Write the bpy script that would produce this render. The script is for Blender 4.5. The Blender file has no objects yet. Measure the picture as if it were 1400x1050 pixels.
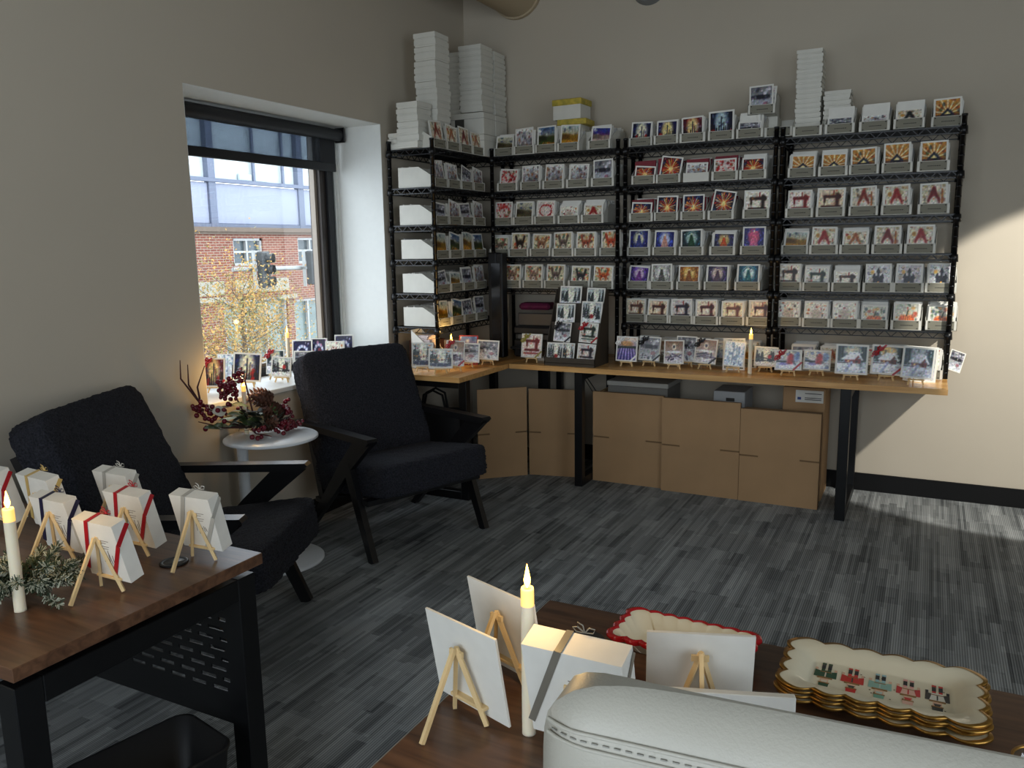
import bpy, bmesh, math, random
import numpy as np
from mathutils import Vector, Matrix, Euler
random.seed(7)
R = math.radians; PI = math.pi
S = bpy.context.scene
COL = S.collection

# ------------------------------------------------------------------ camera
cam_d = bpy.data.cameras.new('camera'); cam = bpy.data.objects.new('camera', cam_d); COL.objects.link(cam)
cam_d.sensor_fit = 'HORIZONTAL'; cam_d.sensor_width = 36; cam_d.lens = 1107.3 / 1400 * 36
cam_d.clip_start = .02; cam_d.clip_end = 300
def cam_matrix(loc, yaw, pitch, roll):
    y, p, r = R(yaw), R(pitch), R(roll)
    fw = Vector((-math.sin(y)*math.cos(p), math.cos(y)*math.cos(p), -math.sin(p)))
    rt = Vector((math.cos(y), math.sin(y), 0)); up = rt.cross(fw)
    r2 = rt*math.cos(r) + up*math.sin(r); u2 = -rt*math.sin(r) + up*math.cos(r)
    m = Matrix((r2, u2, -fw)).transposed().to_4x4(); m.translation = Vector(loc)
    return m
cam.matrix_world = cam_matrix((2.9859, -5.1439, 1.4828), 27.2701, 9.6879, -.8664)
S.camera = cam

# ------------------------------------------------------------------ world, lights, exposure
S.view_settings.view_transform = 'Standard'; S.view_settings.look = 'None'
S.view_settings.gamma = 1; S.view_settings.exposure = -0.12; S.view_settings.use_curve_mapping = False
W = bpy.data.worlds.new('overcast'); S.world = W; W.use_nodes = True
bg = W.node_tree.nodes['Background']; bg.inputs[0].default_value = (.80, .90, 1.0, 1); bg.inputs[1].default_value = 5.0
def area(name, loc, rot, sx, sy, power=0, color=(1,1,1), portal=False):
    l = bpy.data.lights.new(name, 'AREA'); l.shape = 'RECTANGLE'; l.size = sx; l.size_y = sy; l.energy = power; l.color = color
    if portal: l.cycles.is_portal = True
    o = bpy.data.objects.new(name, l); o.location = loc; o.rotation_euler = rot; COL.objects.link(o); return o
area('window_daylight_portal', (-.44, -1.745, 1.49), (0, R(-90), 0), 1.5, 1.5, portal=True)
area('rear_daylight_portal', (2.6, -7.5, 1.7), (R(90), 0, 0), 4.0, 2.1, portal=True)
area('right_daylight_portal', (5.6, -5.1, 1.6), (0, R(90), 0), 2.1, 2.4, portal=True)
sp = bpy.data.lights.new('spotlight', 'SPOT'); sp.energy = 310; sp.color = (1, .97, .89); sp.shadow_soft_size = .035
sp.spot_size = R(44.4); sp.spot_blend = .10
spo = bpy.data.objects.new('spotlight', sp); spo.location = (4.35, -1.75, 2.18); COL.objects.link(spo)
spo.rotation_euler = Vector((-.297, .743, -.600)).to_track_quat('-Z', 'Y').to_euler()

# ------------------------------------------------------------------ materials
def lin(c):
    return tuple(((x/255)/12.92 if x/255 <= .04045 else ((x/255+.055)/1.055)**2.4) for x in c)
MATS = {}
def mat(name, col, rough=.6, metal=0, var=0, vscale=30, bump=0, bscale=200, emis=None, estr=0, spec=.5, stretch=None, col2=None, sss=0):
    if name in MATS: return MATS[name]
    m = bpy.data.materials.new(name); m.use_nodes = True; nt = m.node_tree; N = nt.nodes; L = nt.links
    b = N['Principled BSDF']; c = lin(col)
    b.inputs['Roughness'].default_value = rough; b.inputs['Metallic'].default_value = metal
    b.inputs['Specular IOR Level'].default_value = spec
    b.inputs['Base Color'].default_value = (*c, 1)
    if sss:
        b.inputs['Subsurface Weight'].default_value = sss; b.inputs['Subsurface Radius'].default_value = (.02, .012, .006)
        b.inputs['Subsurface Scale'].default_value = .6
    tc = N.new('ShaderNodeTexCoord'); mp = N.new('ShaderNodeMapping'); L.new(tc.outputs['Object'], mp.inputs[0])
    if stretch: mp.inputs['Scale'].default_value = stretch
    nz = N.new('ShaderNodeTexNoise'); nz.inputs['Scale'].default_value = vscale; nz.inputs['Detail'].default_value = 5
    L.new(mp.outputs[0], nz.inputs[0])
    rp = N.new('ShaderNodeValToRGB'); rp.color_ramp.elements[0].position = .3; rp.color_ramp.elements[1].position = .7
    v = max(var, .015)
    c2 = lin(col2) if col2 else tuple(x*(1-v) for x in c)
    c1 = c if col2 else tuple(min(1, x*(1+v)) for x in c)
    rp.color_ramp.elements[0].color = (*c2, 1); rp.color_ramp.elements[1].color = (*c1, 1)
    L.new(nz.outputs[0], rp.inputs[0]); L.new(rp.outputs[0], b.inputs['Base Color'])
    if bump:
        n2 = N.new('ShaderNodeTexNoise'); n2.inputs['Scale'].default_value = bscale; n2.inputs['Detail'].default_value = 3
        L.new(mp.outputs[0], n2.inputs[0]); bp = N.new('ShaderNodeBump'); bp.inputs['Strength'].default_value = bump
        bp.inputs['Distance'].default_value = .004 if name != 'black_boucle' else .014
        L.new(n2.outputs[0], bp.inputs['Height']); L.new(bp.outputs[0], b.inputs['Normal'])
    if emis:
        b.inputs['Emission Color'].default_value = (*lin(emis), 1); b.inputs['Emission Strength'].default_value = estr
    MATS[name] = m; return m
WHITE = mat('white_card_stock', (226, 224, 216), .6, var=.03)
BOXW = mat('white_box_board', (212, 210, 200), .65, var=.04, vscale=15)
ENV = mat('envelope_paper', (205, 203, 200), .7, var=.04)
RED_ENV = mat('burgundy_envelope', (120, 26, 40), .6, var=.1)
BLK = mat('black_metal', (17, 18, 20), .38, .3, var=.1)
POSTM = mat('black_wire_coating', (14, 15, 17), .35, .2, var=.2, vscale=60)
BWOOD = mat('black_stained_wood', (16, 16, 18), .3, 0, var=.2, vscale=20, stretch=(1, 1, 8))
BOUCLE = mat('black_boucle', (40, 41, 48), .95, 0, var=.7, vscale=150, bump=1, bscale=150, spec=.3)
WALL = mat('wall_paint', (187, 177, 160), .75, var=.012, vscale=2, bump=.08, bscale=180)
REVEAL = mat('reveal_paint', (222, 224, 220), .6, var=.01)
CEIL = mat('ceiling_paint', (150, 148, 140), .9)
BASEB = mat('baseboard_vinyl', (11, 11, 12), .6, spec=.25)
KRAFT = mat('corrugated_kraft', (168, 134, 96), .8, var=.05, vscale=6, bump=.1, bscale=60)
KRAFTE = mat('kraft_edge', (196, 164, 120), .85, var=.2, vscale=120)
DARKC = mat('dark_display_board', (62, 54, 44), .8, var=.1)
WMET = mat('white_lacquered_metal', (225, 228, 230), .3)
PINE = mat('pale_easel_wood', (222, 192, 140), .6, var=.1, vscale=30, stretch=(1, 1, .2))
PRINTER = mat('dark_grey_plastic', (34, 34, 36), .5)
PLBL = mat('label_grey', (124, 121, 106), .7, var=.02)
INK = mat('dark_print', (48, 46, 42), .7)
LEATH = mat('pale_grey_leather', (184, 180, 168), .45, var=.03, vscale=8, bump=.15, bscale=350)
GLOSSW = mat('cream_glazed_ceramic', (238, 228, 200), .12, var=.01)
GOLD = mat('gold_rim', (170, 128, 60), .3, .8)
REDG = mat('red_glaze', (176, 28, 34), .15)
WAX = mat('ivory_wax', (238, 226, 200), .5, sss=.3)
FLAME = mat('led_flame', (255, 200, 90), .5, emis=(255, 196, 80), estr=14)
def wax_top():
    m = mat('lit_wax_tip', (240, 220, 170), .5, emis=(255, 190, 60), estr=1.1); return m
WAXT = wax_top()

def walnut(name, c1, c2, rough=.35):
    m = bpy.data.materials.new(name); m.use_nodes = True; nt = m.node_tree; N = nt.nodes; L = nt.links; b = N['Principled BSDF']
    tc = N.new('ShaderNodeTexCoord'); mp = N.new('ShaderNodeMapping'); L.new(tc.outputs['Object'], mp.inputs[0])
    mp.inputs['Scale'].default_value = (1.2, 16, 16)
    nz = N.new('ShaderNodeTexNoise'); nz.inputs['Scale'].default_value = 3; nz.inputs['Detail'].default_value = 8; nz.inputs['Distortion'].default_value = .8
    L.new(mp.outputs[0], nz.inputs[0])
    rp = N.new('ShaderNodeValToRGB'); rp.color_ramp.elements[0].position = .32; rp.color_ramp.elements[1].position = .68
    rp.color_ramp.elements[0].color = (*lin(c1), 1); rp.color_ramp.elements[1].color = (*lin(c2), 1)
    L.new(nz.outputs[0], rp.inputs[0]); L.new(rp.outputs[0], b.inputs['Base Color']); b.inputs['Roughness'].default_value = rough
    bp = N.new('ShaderNodeBump'); bp.inputs['Strength'].default_value = .06; bp.inputs['Distance'].default_value = .002
    L.new(nz.outputs[0], bp.inputs['Height']); L.new(bp.outputs[0], b.inputs['Normal'])
    return m
WALNUT = walnut('walnut_laminate', (72, 48, 34), (112, 80, 58), .30)
WALEDGE = walnut('walnut_edge', (70, 47, 32), (100, 70, 48), .5)
OAK = walnut('oak_butcher_block', (190, 140, 82), (216, 170, 108), .35)

def carpet():
    m = bpy.data.materials.new('striped_carpet'); m.use_nodes = True; nt = m.node_tree; N = nt.nodes; L = nt.links; b = N['Principled BSDF']
    b.inputs['Roughness'].default_value = .9; b.inputs['Specular IOR Level'].default_value = .2
    tc = N.new('ShaderNodeTexCoord'); sx = N.new('ShaderNodeSeparateXYZ'); L.new(tc.outputs['Object'], sx.inputs[0])
    def math_(op, a, bb=None, c=None):
        n = N.new('ShaderNodeMath'); n.operation = op
        for i, v in enumerate((a, bb, c)):
            if v is None: continue
            if isinstance(v, (int, float)): n.inputs[i].default_value = v
            else: L.new(v, n.inputs[i])
        return n.outputs[0]
    def blocks(wx, ly, seed):
        fx = math_('FLOOR', math_('DIVIDE', sx.outputs[0], wx))
        w0 = N.new('ShaderNodeTexWhiteNoise'); w0.noise_dimensions = '2D'
        cx = N.new('ShaderNodeCombineXYZ'); L.new(fx, cx.inputs[0]); cx.inputs[1].default_value = seed; L.new(cx.outputs[0], w0.inputs['Vector'])
        fy = math_('FLOOR', math_('ADD', math_('DIVIDE', sx.outputs[1], ly), math_('MULTIPLY', w0.outputs[0], 7.3)))
        c2 = N.new('ShaderNodeCombineXYZ'); L.new(fx, c2.inputs[0]); L.new(fy, c2.inputs[1]); c2.inputs[2].default_value = seed
        w1 = N.new('ShaderNodeTexWhiteNoise'); w1.noise_dimensions = '3D'; L.new(c2.outputs[0], w1.inputs['Vector'])
        return w1.outputs[0]
    a = blocks(.042, .26, 1.0); c = blocks(.013, .42, 4.0); d = blocks(.5, .5, 9.0); e = blocks(.11, .17, 6.0)
    rib = math_('PINGPONG', math_('DIVIDE', sx.outputs[0], .0042), 1.0)
    nz = N.new('ShaderNodeTexNoise'); nz.inputs['Scale'].default_value = 260; L.new(tc.outputs['Object'], nz.inputs[0])
    t = math_('MULTIPLY', a, .28); t = math_('ADD', t, math_('MULTIPLY', c, .26)); t = math_('ADD', t, math_('MULTIPLY', d, .06)); t = math_('ADD', t, math_('MULTIPLY', e, .14))
    ribv = math_('MULTIPLY', rib, math_('ADD', t, .25))
    t = math_('ADD', math_('MULTIPLY', t, .55), math_('MULTIPLY', ribv, .55)); t = math_('ADD', t, math_('MULTIPLY', nz.outputs[0], .12))
    rp = N.new('ShaderNodeValToRGB'); rp.color_ramp.elements[0].position = .08; rp.color_ramp.elements[1].position = .85
    rp.color_ramp.elements[0].color = (*lin((34, 38, 42)), 1); rp.color_ramp.elements[1].color = (*lin((178, 182, 182)), 1)
    L.new(t, rp.inputs[0]); L.new(rp.outputs[0], b.inputs['Base Color'])
    bp = N.new('ShaderNodeBump'); bp.inputs['Strength'].default_value = .5; bp.inputs['Distance'].default_value = .003
    L.new(ribv, bp.inputs['Height']); L.new(bp.outputs[0], b.inputs['Normal'])
    return m
CARPET = carpet()

def brick_mat():
    m = bpy.data.materials.new('red_brick_masonry'); m.use_nodes = True; nt = m.node_tree; N = nt.nodes; L = nt.links; b = N['Principled BSDF']
    b.inputs['Roughness'].default_value = .9
    tc = N.new('ShaderNodeTexCoord'); mp = N.new('ShaderNodeMapping'); mp.inputs['Rotation'].default_value = (0, 0, 0)
    sx = N.new('ShaderNodeSeparateXYZ'); cx = N.new('ShaderNodeCombineXYZ'); L.new(tc.outputs['Object'], sx.inputs[0])
    L.new(sx.outputs[1], cx.inputs[0]); L.new(sx.outputs[2], cx.inputs[1])
    br = N.new('ShaderNodeTexBrick'); L.new(cx.outputs[0], br.inputs[0]); br.inputs['Scale'].default_value = 1
    br.inputs['Brick Width'].default_value = .21; br.inputs['Row Height'].default_value = .068; br.inputs['Mortar Size'].default_value = .010
    br.inputs['Color1'].default_value = (*lin((128, 72, 56)), 1); br.inputs['Color2'].default_value = (*lin((108, 56, 44)), 1)
    br.inputs['Mortar'].default_value = (*lin((146, 130, 114)), 1)
    L.new(br.outputs[0], b.inputs['Base Color'])
    return m
BRICK = brick_mat()

def glass_mat(name, tint=(1, 1, 1), refl=.06, keep=1.0):
    m = bpy.data.materials.new(name); m.use_nodes = True; nt = m.node_tree; N = nt.nodes; L = nt.links
    N.remove(N['Principled BSDF']); out = N['Material Output']
    tr = N.new('ShaderNodeBsdfTransparent'); tr.inputs[0].default_value = (*tint, 1)
    gl = N.new('ShaderNodeBsdfGlossy'); gl.inputs['Roughness'].default_value = .02
    mx = N.new('ShaderNodeMixShader'); mx.inputs[0].default_value = refl
    L.new(tr.outputs[0], mx.inputs[1]); L.new(gl.outputs[0], mx.inputs[2]); L.new(mx.outputs[0], out.inputs[0])
    return m
GLASS = glass_mat('window_glass')
TGLASS = glass_mat('clear_glass', (.93, .95, .93), .12)
SLEEVE = glass_mat('clear_sleeve', (1, 1, 1), .05)
def shade_mat():
    m = bpy.data.materials.new('solar_shade_fabric'); m.use_nodes = True; nt = m.node_tree; N = nt.nodes; L = nt.links
    b = N['Principled BSDF']; b.inputs['Base Color'].default_value = (*lin((44, 48, 54)), 1); b.inputs['Roughness'].default_value = .8
    tr = N.new('ShaderNodeBsdfTransparent'); tr.inputs[0].default_value = (.85, .92, 1, 1)
    mx = N.new('ShaderNodeMixShader')
    tc = N.new('ShaderNodeTexCoord'); nz = N.new('ShaderNodeTexNoise'); nz.inputs['Scale'].default_value = 300; L.new(tc.outputs['Object'], nz.inputs[0])
    mr = N.new('ShaderNodeMapRange'); mr.inputs['From Min'].default_value = .35; mr.inputs['From Max'].default_value = .65
    mr.inputs['To Min'].default_value = .74; mr.inputs['To Max'].default_value = .52
    L.new(nz.outputs[0], mr.inputs[0]); L.new(mr.outputs[0], mx.inputs[0])
    L.new(tr.outputs[0], mx.inputs[1]); L.new(b.outputs[0], mx.inputs[2]); L.new(mx.outputs[0], N['Material Output'].inputs[0])
    return m
SHADE = shade_mat()

def col_mat():
    m = bpy.data.materials.new('printed_picture'); m.use_nodes = True; nt = m.node_tree; N = nt.nodes; L = nt.links; b = N['Principled BSDF']
    at = N.new('ShaderNodeAttribute'); at.attribute_name = 'Col'; L.new(at.outputs['Color'], b.inputs['Base Color'])
    b.inputs['Roughness'].default_value = .32
    return m
PRINT = col_mat()
RIB = {k: mat('ribbon_' + k, c, .35, var=.05) for k, c in dict(red=(168, 22, 34), black=(18, 16, 20), white=(232, 230, 226), navy=(26, 28, 62), gold=(198, 168, 100), silver=(176, 174, 166), green=(150, 140, 60), grey=(120, 116, 106)).items()}

# ------------------------------------------------------------------ mesh helpers
class MB:
    def __init__(s): s.v = []; s.f = []; s.m = []; s.sm = []
    def add(s, v, f, mi=0, smooth=False):
        o = len(s.v); s.v += [tuple(p) for p in v]; s.f += [tuple(i+o for i in q) for q in f]; s.m += [mi]*len(f); s.sm += [smooth]*len(f); return s
    def box(s, x0, x1, y0, y1, z0, z1, mi=0, M=None):
        v = [Vector((x, y, z)) for x in (x0, x1) for y in (y0, y1) for z in (z0, z1)]
        if M is not None: v = [M @ p for p in v]
        return s.add(v, [(0,1,3,2),(4,6,7,5),(0,4,5,1),(2,3,7,6),(0,2,6,4),(1,5,7,3)], mi)
    def bev(s, x0, x1, y0, y1, z0, z1, b=.004, mi=0, M=None):
        v = []; 
        for z, i in ((z0, b), (z0+b, 0), (z1-b, 0), (z1, b)):
            v += [(x0+b+i*0, y0+i, z), (x1-b, y0+i, z), (x1-i, y0+b, z), (x1-i, y1-b, z), (x1-b, y1-i, z), (x0+b, y1-i, z), (x0+i, y1-b, z), (x0+i, y0+b, z)]
        v = [Vector(p) for p in v]
        if M is not None: v = [M @ p for p in v]
        f = [tuple(reversed(range(8))), tuple(range(24, 32))]
        for k in range(3):
            for i in range(8):
                j = (i+1) % 8; f.append((k*8+i, k*8+j, (k+1)*8+j, (k+1)*8+i))
        return s.add(v, f, mi)
    def bar(s, p0, p1, w, h, up=(0, 0, 1), mi=0, w2=None, h2=None):
        p0, p1 = Vector(p0), Vector(p1); d = (p1-p0).normalized(); u = Vector(up)
        sd = d.cross(u)
        if sd.length < 1e-4: sd = d.cross(Vector((0, 1, 0)))
        sd.normalize(); u = sd.cross(d); w2 = w2 or w; h2 = h2 or h
        v = [p0+sd*a*w/2+u*b*h/2 for a, b in ((-1,-1),(1,-1),(1,1),(-1,1))] + [p1+sd*a*w2/2+u*b*h2/2 for a, b in ((-1,-1),(1,-1),(1,1),(-1,1))]
        return s.add(v, [(3,2,1,0),(4,5,6,7),(0,1,5,4),(1,2,6,5),(2,3,7,6),(3,0,4,7)], mi)
    def tube(s, pts, r, n=8, mi=0, cap=True):
        pts = [Vector(p) for p in pts]; rs = r if isinstance(r, (list, tuple)) else [r]*len(pts)
        v = []; prev = None
        for i, p in enumerate(pts):
            d = (pts[min(i+1, len(pts)-1)] - pts[max(i-1, 0)]).normalized()
            a = prev if prev is not None else (Vector((0,0,1)) if abs(d.z) < .9 else Vector((1,0,0)))
            a = (a - d*a.dot(d)).normalized(); b = d.cross(a); prev = a
            v += [p + (a*math.cos(2*PI*k/n) + b*math.sin(2*PI*k/n))*rs[i] for k in range(n)]
        f = []
        for i in range(len(pts)-1):
            for k in range(n):
                j = (k+1) % n; f.append((i*n+k, i*n+j, (i+1)*n+j, (i+1)*n+k))
        s.add(v, f, mi, True)
        if cap: s.add(v[:n], [tuple(reversed(range(n)))], mi); s.add(v[-n:], [tuple(range(n))], mi)
        return s
    def lathe(s, prof, n=32, mi=0, c=(0,0,0), sx=1, sy=1, smooth=True):
        v = []; f = []
        for r, z in prof: v += [(c[0]+r*math.cos(2*PI*k/n)*sx, c[1]+r*math.sin(2*PI*k/n)*sy, c[2]+z) for k in range(n)]
        for i in range(len(prof)-1):
            for k in range(n):
                j = (k+1) % n; f.append((i*n+k, i*n+j, (i+1)*n+j, (i+1)*n+k))
        return s.add(v, f, mi, smooth)
    def prism(s, poly, y0, y1, mi=0, axis='y'):
        n = len(poly)
        mk = (lambda a, b, t: (a, t, b)) if axis == 'y' else ((lambda a, b, t: (t, a, b)) if axis == 'x' else (lambda a, b, t: (a, b, t)))
        v = [mk(a, b, y0) for a, b in poly] + [mk(a, b, y1) for a, b in poly]
        return s.add(v, [tuple(range(n)), tuple(reversed(range(n, 2*n)))] + [(i, i+n, (i+1) % n+n, (i+1) % n) for i in range(n)], mi)
    def sphere(s, c, r, n=8, m=6, mi=0, sz=1):
        pr = [(r*math.sin(PI*i/m)+1e-5, -r*sz*math.cos(PI*i/m)) for i in range(m+1)]
        return s.lathe(pr, n, mi, c)
def mesh(name, mb, mats):
    me = bpy.data.meshes.new(name); me.from_pydata([tuple(p) for p in mb.v], [], mb.f)
    for m in (mats if isinstance(mats, (list, tuple)) else [mats]): me.materials.append(m)
    me.polygons.foreach_set('material_index', mb.m); me.polygons.foreach_set('use_smooth', mb.sm)
    bm = bmesh.new(); bm.from_mesh(me); bmesh.ops.recalc_face_normals(bm, faces=bm.faces); bm.to_mesh(me); bm.free()
    me.update(); return me
def inst(name, me, parent=None, loc=(0,0,0), rot=(0,0,0), **tags):
    o = bpy.data.objects.new(name, me); COL.objects.link(o); o.location = loc; o.rotation_euler = rot
    if parent: o.parent = parent
    for k, v in tags.items(): o[k] = v
    return o
def obj(name, mb, mats, parent=None, loc=(0,0,0), rot=(0,0,0), **tags):
    return inst(name, mesh(name, mb, mats), parent, loc, rot, **tags)
def thing(name, label, cat, loc=(0,0,0), rot=(0,0,0), group=None):
    o = inst(name, None, None, loc, rot, label=label, category=cat)
    if group: o['group'] = group
    return o
def struct(name, mb, mats, **k): return obj(name, mb, mats, kind='structure', **k)
ORD = ['zeroth','first','second','third','fourth','fifth','sixth','seventh','eighth','ninth','tenth','eleventh','twelfth','thirteenth','fourteenth','fifteenth','sixteenth','seventeenth','eighteenth','nineteenth','twentieth','twenty-first','twenty-second']

# ------------------------------------------------------------------ room shell
XR, YF, ZC = 5.6, -7.5, 3.35
WY1, WY2, WZ0, WZ1, WD = -2.475, -1.018, .77, 2.212, .46
struct('floor', MB().box(-.0, XR, YF, 0, -.1, 0), CARPET)
struct('ceiling', MB().box(-.5, XR+.2, YF-.2, .2, ZC, ZC+.1), CEIL)
wl = MB()
wl.box(-.5, 0, YF-.2, WY1, -.1, ZC).box(-.5, 0, WY2, .2, -.1, ZC).box(-.5, 0, WY1, WY2, -.1, WZ0-.025).box(-.5, 0, WY1, WY2, WZ1, ZC)
struct('wall_left', wl, WALL)
rv = MB(); t = .02
rv.box(-.46, -.001, WY2-.003, WY2-.0005, WZ0, WZ1-.0005); rv.box(-.46, -.001, WY1+.0005, WY1+.003, WZ0, WZ1-.0005); rv.box(-.46, -.001, WY1+.003, WY2-.003, WZ1-.003, WZ1-.0005)
wl2 = struct('trim_1', rv, REVEAL)
struct('trim_2', MB().bev(-.46, .012, WY1+.0005, WY2-.0005, WZ0-.025, WZ0, .003), mat('sill_paint', (232, 233, 230), .35))
struct('wall_back', MB().box(0, XR, 0, .2, -.1, ZC), WALL)
wr = MB(); c0, c1, e0, e1 = -6.3, -3.9, .55, 2.65
wr.box(XR, XR+.2, YF-.2, c0, -.1, ZC).box(XR, XR+.2, c1, .2, -.1, ZC).box(XR, XR+.2, c0, c1, -.1, e0).box(XR, XR+.2, c0, c1, e1, ZC)
struct('wall_right', wr, WALL)
w3 = inst('window_3', None, kind='structure')
fr = MB()
for a, b, c, d in ((c0, c0+.05, e0, e1), (c1-.05, c1, e0, e1), (c0, c1, e0, e0+.05), (c0, c1, e1-.05, e1), (-5.13, -5.07, e0, e1)): fr.box(XR+.06, XR+.12, a, b, c, d)
obj('frame', fr, BLK, w3)
obj('pane', MB().box(XR+.09, XR+.095, c0+.05, c1-.05, e0+.05, e1-.05), GLASS, w3)
wf = MB(); a0, a1, b0, b1 = .6, 4.6, .65, 2.75
wf.box(0, a0, YF-.2, YF, -.1, ZC).box(a1, XR, YF-.2, YF, -.1, ZC).box(a0, a1, YF-.2, YF, -.1, b0).box(a0, a1, YF-.2, YF, b1, ZC)
struct('wall_front', wf, WALL)
w2 = inst('window_2', None, kind='structure')
fr = MB(); 
for a, b, c, d in ((a0, a0+.05, b0, b1), (a1-.05, a1, b0, b1), (a0, a1, b0, b0+.05), (a0, a1, b1-.05, b1), (2.57, 2.63, b0, b1)): fr.box(a, b, YF-.12, YF-.06, c, d)
obj('frame', fr, BLK, w2)
obj('pane', MB().box(a0+.05, a1-.05, YF-.095, YF-.09, b0+.05, b1-.05), GLASS, w2)
struct('baseboard_back', MB().box(.66, XR, -.012, 0, 0, .106), BASEB)
struct('baseboard_left', MB().box(0, .012, YF, -.02, 0, .106), BASEB)
# exposed ducts running into the back wall
d = thing('round_duct', 'beige round duct end entering the back wall near the room corner', 'duct', (.42, 0, 3.155))
DUCTM = mat('beige_duct_paint', (176, 160, 132), .6, var=.02)
dm = MB(); dm.tube([(0, -.005, 0), (0, -2.4, 0)], .172, 40)
obj('duct_body', dm, DUCTM, d)
dm = MB(); dm.tube([(0, -.003, 0), (0, -.03, 0)], .185, 40); 
for k in range(1, 5): dm.tube([(0, -.5*k, 0), (0, -.5*k-.03, 0)], .178, 40)
obj('collar', dm, DUCTM, d)
d = thing('ceiling_vent', 'round grey vent cap on the back wall at the top edge', 'vent', (1.33, 0, 3.05))
obj('vent_ring', MB().tube([(0, -.002, 0), (0, -.05, 0)], [.115, .10], 32), mat('grey_vent', (120, 122, 122), .5), d)
obj('vent_cap', MB().tube([(0, -.05, 0), (0, -.06, 0)], [.08, .06], 32), mat('grey_vent_cap', (90, 92, 94), .5), d)

# ------------------------------------------------------------------ window_1 in the left wall
w1 = inst('window_1', None, kind='structure')
FB = mat('bronze_window_frame', (58, 52, 48), .45, .3)
FD = mat('dark_window_frame', (24, 25, 28), .45, .3)
TAUPE = mat('taupe_frame_edge', (150, 138, 124), .5)
f = MB(); f.box(-.44, -.34, WY2-.10, WY2-.045, WZ0, WZ1)
f.box(-.44, -.34, WY1, WY1+.06, WZ0, WZ1).box(-.44, -.34, WY1, WY2-.045, WZ1-.06, WZ1).box(-.44, -.36, WY1, WY2-.045, WZ0, WZ0+.05)
obj('window_frame', f, FD, w1)
obj('side_stile', MB().box(-.445, -.36, WY2-.15, WY2-.10, WZ0+.04, WZ1), FB, w1)
obj('glazing_bead', MB().box(-.42, -.385, WY2-.172, WY2-.15, WZ0+.04, WZ1).box(-.42, -.385, WY1+.06, WY2-.15, WZ0+.04, WZ0+.07), TAUPE, w1)
obj('pane', MB().box(-.404, -.4, WY1+.05, WY2-.15, WZ0+.05, WZ1-.05), GLASS, w1)
jm = MB()
for k, (a, b) in enumerate(((0, .012), (.016, .026), (.030, .045))): jm.box(-.44, -.335-.012*k, WY2-b, WY2-a, WZ0, WZ1)
obj('jamb_trim', jm, REVEAL, w1)
rb = thing('roller_blind', 'charcoal see-through roller blind pulled a little way down the window', 'blind', (-.28, -1.75, 2.16))
y0, y1 = WY1+.01-(-1.75), WY2-.035-(-1.75)
obj('tube', MB().tube([(0, y0, .0), (0, y1-.01, .0)], .034, 20), mat('blind_tube', (22, 25, 30), .5), rb)
obj('bracket', MB().bev(-.038, .042, y1-.006, y1, -.042, .045, .006), mat('blind_bracket', (14, 15, 17), .4), rb)
obj('shade_fabric', MB().box(-.032, -.030, y0+.0, y1-.02, -.17, -.0), SHADE, rb)
obj('side_band', MB().box(-.0345, -.027, y1-.16, y1-.02, -.20, -.0), mat('blind_hem', (26, 28, 32), .7), rb)
obj('bottom_bar', MB().bev(-.040, -.022, y0, y1-.02, -.215, -.165, .004), mat('blind_bar', (20, 22, 26), .5), rb)

# ------------------------------------------------------------------ outside: street scene
bx = -14.0
bd = thing('brick_building', 'red brick building with stone band across the street', 'building', (bx, 12, -4.2))
def P(y0, y1, z0, z1, x0=0, x1=.1): return (x0, x1, y0-12, y1-12, z0+4.2, z1+4.2)
HW = 1.97
b = MB()
wins = [(11.33, 12.45, 1.05, 1.80), (13.9, 15.1, 1.05, 1.82), (16.2, 17.6, 1.05, 1.82), (8.2, 9.5, 1.05, 1.8), (5.2, 6.5, 1.05, 1.8),
        (10.85, 13.3, -3.4, .12), (13.6, 15.6, -3.4, -.02), (7.6, 10.1, -3.4, -.2)]
ys = sorted({-2., 24.} | {w[0] for w in wins} | {w[1] for w in wins}); zs = sorted({-4.2, HW} | {w[2] for w in wins} | {w[3] for w in wins})
for i in range(len(ys)-1):
    for j in range(len(zs)-1):
        cy, cz = (ys[i]+ys[i+1])/2, (zs[j]+zs[j+1])/2
        if any(w[0] < cy < w[1] and w[2] < cz < w[3] for w in wins): continue
        b.box(*P(ys[i], ys[i+1], zs[j], zs[j+1], -.4, 0))
obj('brick_wall', b, BRICK, bd)
OUTF = mat('white_window_sash', (160, 161, 160), .5); DGL = mat('dark_glass', (72, 82, 86), .15, var=.3, vscale=1.2); LGL = mat('pale_glass', (112, 128, 124), .2, var=.3, vscale=1.0)
STONE = mat('pale_stone', (150, 146, 132), .8, var=.05)
for (a, c, e, g) in wins:
    w = MB(); q = .07
    w.box(*P(a, a+q, e, g, -.15, -.05)).box(*P(c-q, c, e, g, -.15, -.05)).box(*P(a, c, e, e+q, -.15, -.05)).box(*P(a, c, g-q, g, -.15, -.05))
    n = 2 if c-a < 1.3 else 3
    for k in range(1, n): w.box(*P(a+(c-a)*k/n-.03, a+(c-a)*k/n+.03, e, g, -.15, -.06))
    w.box(*P(a, c, (e+g)/2-.03, (e+g)/2+.03, -.15, -.07))
    wo = obj('window', w, OUTF, bd)
    obj('pane', MB().box(*P(a, c, e, g, -.2, -.16)), LGL if e < 0 else DGL, wo)
obj('cornice', MB().box(*P(-2, 24, HW, HW+.12, -.4, .12)).box(*P(-2, 24, HW-.07, HW, -.4, .06)), mat('weathered_cornice', (104, 90, 78), .8), bd)
obj('stone_panel', MB().bev(*P(11.3, 13.4, .28, .66, -.02, .03), .01), STONE, bd)
obj('stone_panel', MB().bev(*P(9.6, 10.9, .28, .66, -.02, .03), .01), STONE, bd)
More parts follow.
